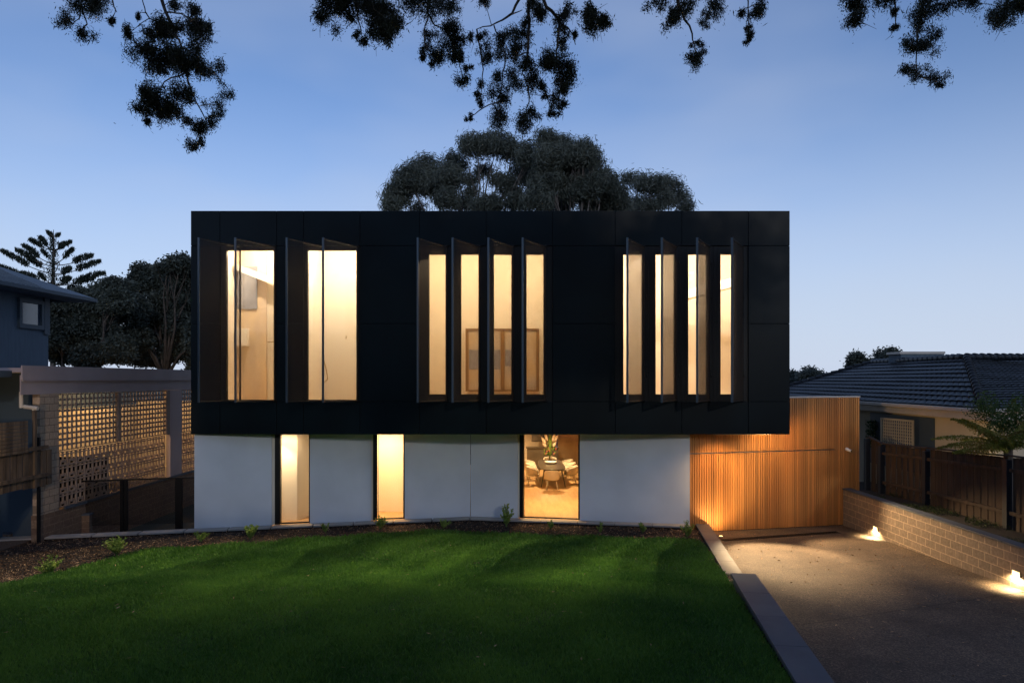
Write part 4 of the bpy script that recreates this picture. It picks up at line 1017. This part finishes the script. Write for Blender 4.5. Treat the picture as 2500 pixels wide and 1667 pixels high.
for (a,b,c,d) in ((wy0,wy0+.14,wz0,wz1),(wy1-.14,wy1,wz0,wz1),(wy0+.14,wy1-.14,wz1-.14,wz1),(wy0+.14,wy1-.14,wz0,wz0+.16)): q.box(-17.90,-17.80,a,b,c,d)
q.box(-17.9,-17.82,26.05,26.34,HC+1.7,HC+3.1)
wo=q.build('window',M['bluetrim'],LH)
q=MB(); q.box(-17.895,-17.88,wy0+.14,wy1-.14,wz0+.16,wz1-.14); q.build('pane',mat('reflective pane',(.05,.08,.12),.08,spec=1.0),wo)

# ------------------------------------------------------------------ trees
def tree(name,label,cat,clumps,depth,base,m,bark,leaf_n,L,Wd,spread=1.0,droop=.3,dj=2.5,group=None,limbs=True,dens=1.0,zr=1.0,trunk_r=.35,shell=.0,streak=False):
    """crown clumps (photo outline) given a real distance, thickness and size"""
    t=empty(name,base,label,cat,group); q=MB(); base=Vector(base)
    cs=[]; Cs=[]; Ds=[]
    for (a,b,rx,ry) in clumps:
        Yc=depth+random.uniform(-dj,dj); c=W(a,b,Yc); kx=Yc/F
        cs.append((c,rx*kx,ry*kx)); nn=int(leaf_n*2.6*dens*(rx*ry)/1000)+90
        u=RNG.normal(size=(nn,3)); u=unit(u)*(RNG.random((nn,1))**(1/3 if shell==0 else .18))
        u[:,2]=np.where(u[:,2]<-.2,u[:,2]*.6,u[:,2])
        # break the clump into tufts
        ph=RNG.random(3)*6; keep=(np.sin(u[:,0]*6+ph[0])+np.sin(u[:,1]*6+ph[1])+np.sin(u[:,2]*7+ph[2]))>-.8
        u=u[keep]
        P=np.array(c)+u*np.array([rx*kx,max(rx,ry)*kx*.9,ry*kx*zr])*1.04*spread+RNG.normal(size=u.shape)*L*.6
        Cs.append(P); Ds.append(np.stack([-u[:,2],RNG.normal(size=len(u))*.3,u[:,0]],1)*1.6 if streak else unit(u+1e-6)*.8)
    C=np.concatenate(Cs); D=np.concatenate(Ds)
    V,Fc=leaves(C,L,Wd,D,droop); np_mesh('crown',V,Fc,m,t,tint=RNG.random(len(C)))
    allc=sum((c for c,_,_ in cs),Vector())/len(cs)
    fork=base.lerp(Vector((allc.x,allc.y,allc.z)),.55); fork.x=lerp(base.x,allc.x,.5)
    q.tube([base,base.lerp(fork,.5)+Vector((.2,0,0)),fork],[trunk_r,trunk_r*.8,trunk_r*.6],10)
    if limbs:
        for (c,rx,ry) in cs:
            m1=fork.lerp(c,.45)+Vector((random.uniform(-.4,.4),0,random.uniform(.1,.5))); q.tube([fork,m1,fork.lerp(c,.75)+Vector((random.uniform(-.3,.3),0,.1)),c],[trunk_r*.4,trunk_r*.22,trunk_r*.13,trunk_r*.05],6)
            for _ in range(5):
                e=c+Vector((random.uniform(-rx,rx),random.uniform(-rx,rx),random.uniform(-.6,.8)*ry)); p0=fork.lerp(c,random.uniform(.6,.95)); mm=p0.lerp(e,.5)+Vector((random.uniform(-.2,.2),0,.15)); q.tube([p0,mm,e],[trunk_r*.08,trunk_r*.05,trunk_r*.02],4,caps=False)
    q.build('trunk',bark,t,smooth=True); return t
tree('gum_tree','broad gum tree with the tallest left hump of foliage rising behind the black box','tree',
 [(1165,358,48,28),(1215,352,45,24),(1252,372,42,24),(1290,385,26,34),(1280,425,34,36),(1110,402,28,28),(1040,415,45,30),(1000,442,40,34),(972,478,32,34),(955,505,22,22),(1060,455,52,36),(1100,436,36,28),(1200,500,34,20),(1150,470,16,14),(1020,508,18,12),(1130,500,25,22),(1240,455,26,24),(1265,495,34,26),(1180,418,22,14),(1215,440,20,14),(1150,440,18,14),(1090,490,30,24),(1175,505,26,16),(1305,430,26,34)],
 46,(wx(1160,46),46,-.6),M['leaf_gum'],M['barkpale'],1500,.34,.05,droop=.25,streak=True,group='gum trees behind the black box')
tree('gum_tree','dense gum tree at the middle right of the black box roof','tree',
 [(1335,344,28,20),(1370,362,36,26),(1345,388,40,28),(1382,412,52,38),(1440,425,44,32),(1335,440,38,36),(1470,455,42,36),(1498,485,36,34),(1415,470,44,32),(1310,492,34,24),(1428,362,20,15),(1448,388,18,20),(1362,498,40,22),(1460,505,45,18),(1520,508,22,14),(1400,385,40,28),(1385,445,40,34),(1318,470,26,28)],
 44,(wx(1400,44),44,-.6),M['leaf_gum'],M['barkpale'],1700,.34,.05,droop=.25,streak=True,group='gum trees behind the black box')
tree('gum_tree','smaller gum tree at the right of the group behind the black box','tree',
 [(1545,438,32,14),(1588,452,42,22),(1632,452,32,18),(1655,485,30,28),(1610,490,40,24),(1676,508,16,18),(1555,500,26,14),(1580,508,40,12)],
 50,(wx(1610,50),50,-.6),M['leaf_gum'],M['barkpale'],1500,.34,.05,droop=.25,streak=True,group='gum trees behind the black box')
tree('evergreen_tree','tall dark evergreen tree against the left side of the black box','tree',
 [(440,645,30,20),(410,655,28,16),(455,680,30,30),(400,690,38,30),(350,665,26,22),(345,700,36,32),(300,705,26,20),(430,740,45,45),(370,760,48,45),(450,800,40,45),(390,820,48,42),(320,760,38,40),(330,830,38,40),(440,860,45,35),(370,875,50,28),(480,720,30,60),(490,830,30,60),(500,900,40,30)],
 40,(wx(400,40),40,-.6),M['leaf_dark'],M['bark'],2300,.20,.09,droop=.3,dj=2,group='dark trees on the left',trunk_r=.3)
tree('evergreen_tree','low spreading dark tree beside the blue grey house','tree',
 [(275,695,24,12),(250,710,26,16),(285,740,34,34),(240,750,30,34),(200,725,30,18),(170,745,34,20),(150,790,34,45),(200,800,36,45),(255,810,38,42),(160,860,40,40),(220,870,40,32),(290,860,36,38),(120,830,34,50),(110,760,25,30)],
 37,(wx(210,37),37,-.6),M['leaf_dark'],M['bark'],2600,.20,.09,droop=.3,dj=1.5,group='dark trees on the left',trunk_r=.3)
tree('street_tree','small leafy tree showing above the tiled roof beside the chimney','tree',
 [(2090,875,18,12),(2105,888,22,12),(2080,892,12,14),(2160,868,22,12),(2178,860,14,8),(2165,880,28,8),(2190,888,18,6),(2130,890,22,8),(2075,905,8,8)],
 42,(wx(2110,42),42,-.6),M['leaf_gum'],M['bark'],2200,.2,.09,droop=.2,dj=1,trunk_r=.2)
tree('street_tree','pale distant tree beyond the left end of the tiled roof','tree',
 [(1975,905,16,8),(1965,915,18,10),(1990,912,20,9),(1955,925,12,8),(2000,922,14,7)],
 90,(wx(1975,90),90,-.6),M['leaf_far'],M['bark'],1800,.35,.16,droop=.2,dj=2,trunk_r=.3)
tree('street_tree','distant bushy tree close to the right edge of the black box','tree',
 [(1935,915,8,8),(1940,925,9,6),(1932,940,10,14)],
 95,(wx(1936,95),95,-.6),M['leaf_far'],M['bark'],4500,.35,.16,droop=.2,dj=1,trunk_r=.2)
# far hedge line
def far_mass():
    n=16000; px=RNG.uniform(1780,2080,n); topy=np.interp(px,[1780,1930,1960,1990,2020,2040,2080],[925,925,930,928,922,914,905])+4*np.sin(px*.21)+3*np.sin(px*.53)
    Yv=RNG.uniform(96,104,n); t=RNG.random(n)
    P=np.stack([(px-CX)/F*Yv, Yv, HC-(topy-HY)/F*Yv - t*3.5],1); V,Fc=leaves(P,.5,.28)
    tag(np_mesh('treeline',V,Fc,M['leaf_far'],tint=RNG.random(n)),'far wooded ridge beyond the tiled roof','trees',kind='stuff')
far_mass()

# Norfolk pine
NP=empty('norfolk_pine',(wx(130,62),62,-.6),'tall tiered pine with upswept branches above the left house','pine tree')
def npP(cx,cy,dY=0): return W(cx/3.136,500+cy/3.136,62+dY)
q=MB(); q.tube([npP(405,1900),npP(405,620),npP(410,420),npP(410,190)],[.32,.16,.11,.02],8)
branches=[((405,240),(360,208),0),((410,242),(457,230),0),((405,250),(385,225),1),((405,350),(225,272),0),((408,345),(300,255),1.5),((412,355),(548,283),0),((410,345),(500,300),-1.5),
 ((400,455),(170,312),0),((395,470),(120,345),1),((425,455),(563,340),0),((435,465),(712,390),0),((400,430),(320,350),-1.5),((395,530),(8,352),0),((405,500),(210,410),2),((420,530),(772,434),0),((430,540),(545,490),-2),
 ((405,610),(-60,455),0),((405,600),(160,525),1.5),((400,605),(290,530),-2),((420,612),(803,523),0),((420,618),(720,570),1.5),((415,600),(540,570),-2),((410,640),(640,645),0),((405,640),(60,520),0)]
Cn=[];Dn=[]
for (a,b,dy) in branches:
    A=npP(*a); B=npP(b[0],b[1],dy*.8); mid=A.lerp(B,.5)+Vector((0,0,-.10*(B-A).length)); path=[]
    for i in range(9):
        t=i/8; path.append(A*(1-t)**2+mid*2*t*(1-t)+B*t*t)
    q.tube(path,[.05*(1-t*.085) for t in range(9)],5)
    Lb=(B-A).length; n=int(90*Lb)+60
    t=RNG.uniform(.38,1,n)**.8; 
    P=np.array([tuple(A*(1-x)**2+mid*2*x*(1-x)+B*x*x) for x in t])
    hgt=.10+ 0.46*np.sin(np.clip((t-.3)/.7,0,1)*np.pi)**.7*min(1,Lb/3)
    r=RNG.random(n); P[:,2]+=hgt*(r*1.0-.12); P[:,1]+=RNG.normal(size=n)*.25*hgt; P[:,0]+=RNG.normal(size=n)*.06
    Cn.append(P); Dn.append(np.tile([np.sign(B.x-A.x)*.3,0,1.6],(n,1)))
for z in np.linspace(250,640,40):
    P=np.array(npP(405,z))+RNG.normal(size=(14,3))*np.array([.22*(z-200)/300,.3,.12]); Cn.append(P); Dn.append(np.tile([0,0,1.],(14,1)))
C=np.concatenate(Cn); V,Fc=leaves(C,.42,.075,np.concatenate(Dn)); 
q.build('trunk',M['bark'],NP); np_mesh('foliage',V,Fc,M['leaf_pine'],NP,tint=RNG.random(len(C)))

# ------------------------------------------------------------------ overhanging gum near the camera
OT=empty('overhanging_gum_tree',(2.5,-4,.8),'drooping gum branches with dark leaf clusters hanging across the top of the view','tree')
oc=[(155,48,16),(202,89,16),(202,9,26),(222,3,22),(244,6,18),(272,52,8),(315,83,12),(363,83,13),(387,60,22),(405,74,20),(440,68,18),(476,53,16),(488,86,24),(506,65,13),(357,128,25),(369,149,22),(402,137,24),(423,149,22),(446,140,22),(452,167,16),(482,131,22),(500,170,18),(524,167,16),(476,162,14),(354,223,18),(369,247,28),(351,265,18),(381,268,22),(399,283,14),(440,226,20),(455,238,16),(432,274,14),(417,262,12),(560,226,14),(527,259,14),(533,283,10),(470,304,15),(494,315,16),(515,301,13),(473,354,13),(488,348,9),(393,170,12),(366,300,8),(426,6,13),(473,27,14),(340,40,6),
(788,44,20),(802,3,25),(843,10,27),(890,14,32),(921,7,32),(952,51,26),(938,75,20),(914,78,14),(945,95,12),(965,61,18),(885,105,11),(870,85,8),(856,51,8),(1027,7,32),(1074,7,26),(1101,14,14),(1040,116,14),(1050,88,14),(1033,133,10),(1091,78,22),(1115,82,20),(1095,112,24),(1105,133,18),(1067,143,14),(1060,153,10),(1125,146,10),(1142,167,9),(1130,201,15),(1180,3,13),(1186,122,14),(1190,143,12),(1176,88,11),(1149,95,8),(1176,207,9),(1173,231,10),(1173,255,8),(1146,289,7),(1207,190,12),(1217,224,19),(1220,245,18),(1217,279,21),(1220,299,15),(1224,102,16),(1230,129,20),(1251,136,16),(1251,85,14),(1278,82,16),(1285,58,12),(1271,116,18),(1251,184,16),(1261,207,12),(1292,163,18),(1299,190,18),(1322,211,10),(1329,235,8),(1292,201,12),(1312,27,16),(1322,37,12),(1299,10,14),(1346,146,20),(1336,160,16),(1367,150,20),(1384,170,22),(1370,194,20),(1367,221,14),(1356,238,12),(1370,258,12),(1353,272,12),(1271,289,16),(1285,306,15),(1302,279,13),(1373,78,12),(1377,102,12),(1401,85,8),(1377,37,16),(1394,34,12),(1435,44,16),(1455,51,22),(1472,54,14),(1448,31,14),
(1636,47,18),(1645,34,14),(1670,13,22),(1721,60,10),(1747,13,22),(1725,38,9),(1696,145,15),(1700,157,14),(1698,106,8),(1708,132,11),(1806,30,10),(1827,85,9),(1830,68,8),(1849,30,16),(1857,13,14),(1825,102,6),(1610,6,16),
(2085,26,18),(2087,47,17),(2095,8,18),(2187,68,9),(2185,26,8),(2163,2,20),(2244,55,19),(2265,30,22),(2278,4,24),(2236,115,19),(2261,106,19),(2278,85,14),(2223,106,13),(2219,166,12),(2240,183,15),(2265,187,14),(2291,191,12),(2295,208,8),(2325,8,20),(2376,8,20),(2435,34,19),(2452,47,17),(2469,21,24),(2490,8,24)]
twigs=[[(385,-30),(405,30),(432,92),(448,120),(455,178)],[(405,30),(440,34),(470,55)],[(430,92),(400,70),(365,45),(352,20),(340,-20)],[(448,140),(420,160),(395,165)],[(452,150),(490,160),(520,175),(555,215)],[(455,178),(470,230),(500,290),(475,350)],[(455,178),(400,200),(375,240)],
[(1285,-30),(1250,35),(1212,58),(1163,72)],[(1163,72),(1178,150),(1178,200),(1173,240)],[(1290,-30),(1292,60),(1289,130),(1276,180),(1290,210)],[(1289,130),(1262,136),(1250,150)],[(1312,-30),(1335,18),(1365,52),(1362,100),(1357,140),(1370,200),(1365,260)],[(1365,52),(1395,80),(1405,110)],[(1205,62),(1220,100),(1235,140)],[(1250,35),(1275,25)],[(1290,210),(1290,250),(1280,290)],[(1235,140),(1225,200),(1218,290)],
[(1045,-20),(1045,35),(1060,60),(1095,80)],[(1045,35),(1035,80),(1040,120)],[(870,20),(878,60),(885,100)],[(910,20),(930,60)],[(1440,-20),(1445,20),(1450,50)],[(1645,-20),(1665,30),(1690,80),(1698,130)],[(1825,-20),(1828,60)],[(200,-10),(195,40),(180,60)],[(200,20),(210,60),(202,85)],[(270,-10),(285,30)],[(2185,-10),(2186,70)],[(2260,-10),(2245,60),(2235,120),(2240,180)],[(2240,180),(2285,200)],[(1742,-20),(1725,60)],[(2090,-20),(2087,45)],[(1225,245),(1180,265),(1150,285)],[(2470,-20),(2450,40)],[(790,-10),(788,35)],[(1095,80),(1120,140),(1130,200)]]
def dj(x): return 9.3+.9*math.sin(x*.011+1)+.5*math.sin(x*.037)
Cs=[];
for (a,b,r) in oc:
    Yc=dj(a)+random.uniform(-.25,.25); c=np.array(W(a,b,Yc)); R_=1.12*r*Yc/F
    n=int(r*r*3.0)+90
    ks=5 if r>11 else 3
    for _k in range(ks):
        sc_c=c+RNG.normal(size=3)*np.array([.48,.5,.42])*R_; th=RNG.uniform(-.6,.6); an=RNG.uniform(.75,1.7)
        g1=RNG.normal(size=(n//ks,3))*np.array([.30,.34,.30*an])*R_*1.15
        g1=np.stack([g1[:,0]*np.cos(th)+g1[:,2]*np.sin(th),g1[:,1],-g1[:,0]*np.sin(th)+g1[:,2]*np.cos(th)],1)
        Cs.append(sc_c+g1)
    nw=int(n*.03); Cs.append(c+RNG.normal(size=(nw,3))*np.array([.75,.7,.85])*R_)
C=np.concatenate(Cs); lg=RNG.random(len(C))<.22; V,Fc=leaves(C,np.where(lg,.075,.032),np.where(lg,.011,.010),droop=.8)
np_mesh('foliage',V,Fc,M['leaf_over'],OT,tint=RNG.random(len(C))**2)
q=MB()
for tw in twigs:
    n=len(tw); pts_=[W(a,b,dj(a)) for (a,b) in tw]
    # smooth
    path=[]
    for i in range(n-1):
        for k in range(3): path.append(pts_[i].lerp(pts_[i+1],k/3)+Vector((random.uniform(-.012,.012),random.uniform(-.02,.02),random.uniform(-.012,.012))))
    path.append(pts_[-1]); r0=.026 if tw[0][1]<0 and n>3 else .012
    q.tube(path,[lerp(r0,.005,i/(len(path)-1)) for i in range(len(path))],6)
for _ in range(300):   # fine twiglets between clusters
    a,b,r=random.choice(oc); Yc=dj(a); c=W(a,b,Yc); e=c+Vector((random.gauss(0,.09),random.gauss(0,.08),random.gauss(-.02,.09))); m_=c.lerp(e,.5)+Vector((random.gauss(0,.03),0,random.gauss(0,.03)))
    q.tube([c,m_,e],[.0035,.003,.0015],4,caps=False)
pathpts=[]
for tw in twigs:
    for i in range(len(tw)-1):
        for k in range(4): a_=lerp(tw[i][0],tw[i+1][0],k/4); b_=lerp(tw[i][1],tw[i+1][1],k/4); pathpts.append((a_,b_))
for (a,b,r) in oc:
    pa_=min(pathpts,key=lambda p:(p[0]-a)**2+(p[1]-b)**2+(400 if p[1]>b+10 else 0))
    if math.hypot(pa_[0]-a,pa_[1]-b)<110:
        A=W(pa_[0],pa_[1],dj(pa_[0])); B=W(a,b,dj(a)); m_=A.lerp(B,.5)+Vector((random.gauss(0,.02),0,.03)); q.tube([A,m_,B],[.006,.0045,.003],5,caps=False)
q.build('twig',M['bark'],OT)
# limbs and trunk behind the camera; unseen crown added to darken the near lawn
q=MB(); tb=Vector((2.5,-4,.7)); fk=Vector((2.0,-3.0,8.5))
q.tube([tb,tb.lerp(fk,.4)+Vector((.3,0,0)),fk],[.55,.42,.34],12)
roots=[(385,-30),(1288,-30),(1045,-20),(1645,-20),(2260,-10),(200,-10),(1440,-20),(870,20),(2470,-20),(1825,-20)]
for (a,b) in roots:
    e=W(a,b,dj(a)); up_=e+Vector((0,-1.2,1.1)); m1=fk.lerp(up_,.5)+Vector((0,0,1.6)); q.tube([fk,m1,up_,e],[.16,.10,.05,.02],8)
q.build('trunk',M['bark'],OT,smooth=True)
cl=[]
for _ in range(200):
    x=random.uniform(-11,11); y=random.uniform(-7,6.5); z=random.uniform(11.3,13.2); cl.append(np.array([x,y,z])+RNG.normal(size=(170,3))*np.array([.8,.8,.5]))
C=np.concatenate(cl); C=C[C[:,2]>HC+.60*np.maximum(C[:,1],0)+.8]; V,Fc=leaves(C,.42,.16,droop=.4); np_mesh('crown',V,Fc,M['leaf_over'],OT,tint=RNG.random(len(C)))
# unseen tall hedge added behind the camera to shade the foreground
hd=empty('shade_hedge',(0,-3,.8),'unseen tall hedge added behind the camera to shade the lawn','hedge')
n=60000; C=np.stack([RNG.uniform(-42,42,n),RNG.uniform(-11,-8,n),.7+RNG.random(n)**.9*7],1); V,Fc=leaves(C,.6,.4); np_mesh('foliage',V,Fc,M['leaf_dark'],hd,tint=RNG.random(n))

# ------------------------------------------------------------------ young shrubs in the bed
def shrub(px,py,h,w,kind,label,nl):
    X,Y=ray_ground(px,py); b=Vector((X,Y,float(gh(Y))-.02)); t=empty('young_shrub',b,label,'shrub','young shrubs planted in the bark mulch bed')
    q=MB(); Cs=[];Ds=[]; ns=max(4,int(nl/16))
    for i in range(ns):
        a=random.uniform(0,6.3); r=random.uniform(.2,1)*w/2; hh=h*random.uniform(.55,1)
        tip=b+Vector((r*math.cos(a),r*math.sin(a),hh*(1-.35*(r/(w/2))))); m_=b.lerp(tip,.5)+Vector((0,0,.15*hh))*.5
        q.tube([b,m_,tip],[.005,.004,.002],4,caps=False)
        for k in range(int(nl/ns)):
            u=random.uniform(.25 if kind!=1 else .15,1); p=(b*(1-u)**2+m_*2*u*(1-u)+tip*u*u); a2=random.uniform(0,6.3)
            d=Vector((math.cos(a2),math.sin(a2),.7)); p=p+d*.02; Cs.append(tuple(p)); Ds.append(tuple(d))
    q.build('stem',M['stem'],t)
    L,Wd={0:(.105,.040),1:(.075,.030),2:(.10,.06)}[kind]
    V,Fc=leaves(np.array(Cs),L,Wd,np.array(Ds)*1.2); np_mesh('foliage',V,Fc,M['shrub'],t,tint=RNG.random(len(Cs)))
sh_=[(285,1352,.42,.62,1,'bushy bright green shrub in the mulch bed, below the black mesh fence',420),
(120,1402,.40,.50,1,'dim dark shrub in the shadowed left corner of the mulch bed',260),
(489,1322,.30,.40,0,'small spiky shrub below the left end of the white wall',90),
(611,1316,.46,.42,0,'upright yellow green shrub left of the first narrow lit window',210),
(795,1300,.30,.34,0,'thin sprawling shrub before the second white wall panel',70),
(929,1291,.42,.32,0,'reddish green bush standing right under the second lit window',170),
(1082,1288,.26,.46,1,'low wide shrub before the corner of the white walls',150),
(1236,1285,.62,.44,2,'tallest round leaved shrub just left of the dining room window',150),
(1344,1291,.26,.24,0,'small pale shrub under the middle of the dining room window',70),
(1467,1299,.28,.30,1,'wispy reddish shrub before the right white wall, left of its neighbour',80),
(1569,1300,.30,.30,0,'dark blue green shrub before the right part of the white wall',70),
(1679,1311,.44,.44,1,'leafy shrub at the right corner of the bed by the kerb',210)]
for s in sh_: shrub(s[0],s[1],s[2]*1.25,s[3]*1.2,s[4],s[5],int(s[6]*1.7))

n=420; Y=RNG.uniform(9,21,n); X=np.where(RNG.random(n)<.45,RNG.uniform(-12,5,n),RNG.uniform(5.6,10.6,n)); Pq=np.stack([X,Y],1)
onl=inside(Pq,LP); ondr=(X>p1r(Y)+.05)&(Y<20.5); k=onl|ondr; X=X[k];Y=Y[k];onl=onl[k]
Z=np.where(onl,gh(Y)+.05,np.array([dz(y) for y in Y])+.012); d_=RNG.normal(size=(len(X),3)); d_[:,2]*=.12
C=np.stack([X,Y,Z],1); V,Fc=leaves(C,.075,.02,unit(d_)*3); tag(np_mesh('fallen_leaves',V,Fc,[M['chipA']]),'dry narrow gum leaves scattered on the lawn and driveway','leaves',kind='stuff')
# ------------------------------------------------------------------ light and sky
wd=bpy.data.worlds.new('World'); SC.world=wd; wd.use_nodes=True; nt=wd.node_tree; nt.nodes.clear()
out=nt.nodes.new('ShaderNodeOutputWorld'); bg=nt.nodes.new('ShaderNodeBackground'); sky=nt.nodes.new('ShaderNodeTexSky')
sky.sky_type='NISHITA'; sky.sun_disc=False; sky.sun_elevation=math.radians(14); sky.sun_rotation=math.radians(166); sky.altitude=0; sky.air_density=1.0; sky.dust_density=.5; sky.ozone_density=3.0
dk=blend_rgb(nt,'MULTIPLY',1.0,sky.outputs[0],(.84,.97,1.24)); dk=blend_rgb(nt,'ADD',1.0,dk,(.50,.55,.60))
tcw=nt.nodes.new('ShaderNodeTexCoord'); spw=nt.nodes.new('ShaderNodeSeparateXYZ'); nt.links.new(tcw.outputs['Generated'],spw.inputs[0])
mrw=nt.nodes.new('ShaderNodeMapRange'); mrw.interpolation_type='SMOOTHSTEP'; mrw.inputs['From Min'].default_value=-.02; mrw.inputs['From Max'].default_value=.42; mrw.inputs['To Min'].default_value=.92; mrw.inputs['To Max'].default_value=0
nt.links.new(spw.outputs[2],mrw.inputs[0]); dk=blend_rgb(nt,'MIX',mrw.outputs[0],dk,(5.4,6.15,7.75))
clw=nt.nodes.new('ShaderNodeTexNoise'); clw.inputs['Scale'].default_value=2.2; clw.inputs['Detail'].default_value=3; mpw=nt.nodes.new('ShaderNodeMapping'); mpw.inputs['Scale'].default_value=(1,1,2.6); nt.links.new(tcw.outputs['Generated'],mpw.inputs[0]); nt.links.new(mpw.outputs[0],clw.inputs[0])
mc_=nt.nodes.new('ShaderNodeMapRange'); mc_.inputs['From Min'].default_value=.42; mc_.inputs['From Max'].default_value=.72; mc_.inputs['To Max'].default_value=.30; nt.links.new(clw.outputs[0],mc_.inputs[0]); dk=blend_rgb(nt,'MIX',mc_.outputs[0],dk,(5.0,5.5,6.6))
nt.links.new(dk,bg.inputs[0]); bg.inputs[1].default_value=.112; nt.links.new(bg.outputs[0],out.inputs[0])
S=bpy.data.lights.new('sun','SUN'); S.energy=.30; S.angle=math.radians(1.5); S.color=(1,.93,.86)
so_=bpy.data.objects.new('sun',S); COL.objects.link(so_)
el,ro=math.radians(14),math.radians(166)
sd_=Vector((math.sin(ro)*math.cos(el),math.cos(ro)*math.cos(el),math.sin(el))); so_.rotation_euler=(-sd_).to_track_quat('-Z','Y').to_euler()

cam=bpy.data.cameras.new('camera'); cam.sensor_width=36; cam.lens=F/2500*36; cam.shift_y=(HY-833.5)/2500; cam.clip_end=2000; cam.clip_start=.1; cam.dof.use_dof=False; cam.dof.focus_distance=20.5; cam.dof.aperture_fstop=1.4
co=bpy.data.objects.new('camera',cam); COL.objects.link(co); co.location=(0,0,HC); co.rotation_euler=(math.radians(90),0,0); SC.camera=co
SC.view_settings.view_transform='Standard'; SC.view_settings.look='None'; SC.view_settings.exposure=0; SC.view_settings.gamma=1
SC.cycles.use_denoising=True; SC.cycles.max_bounces=7; SC.cycles.transparent_max_bounces=16; SC.cycles.sample_clamp_indirect=6; SC.cycles.caustics_reflective=False; SC.cycles.caustics_refractive=False
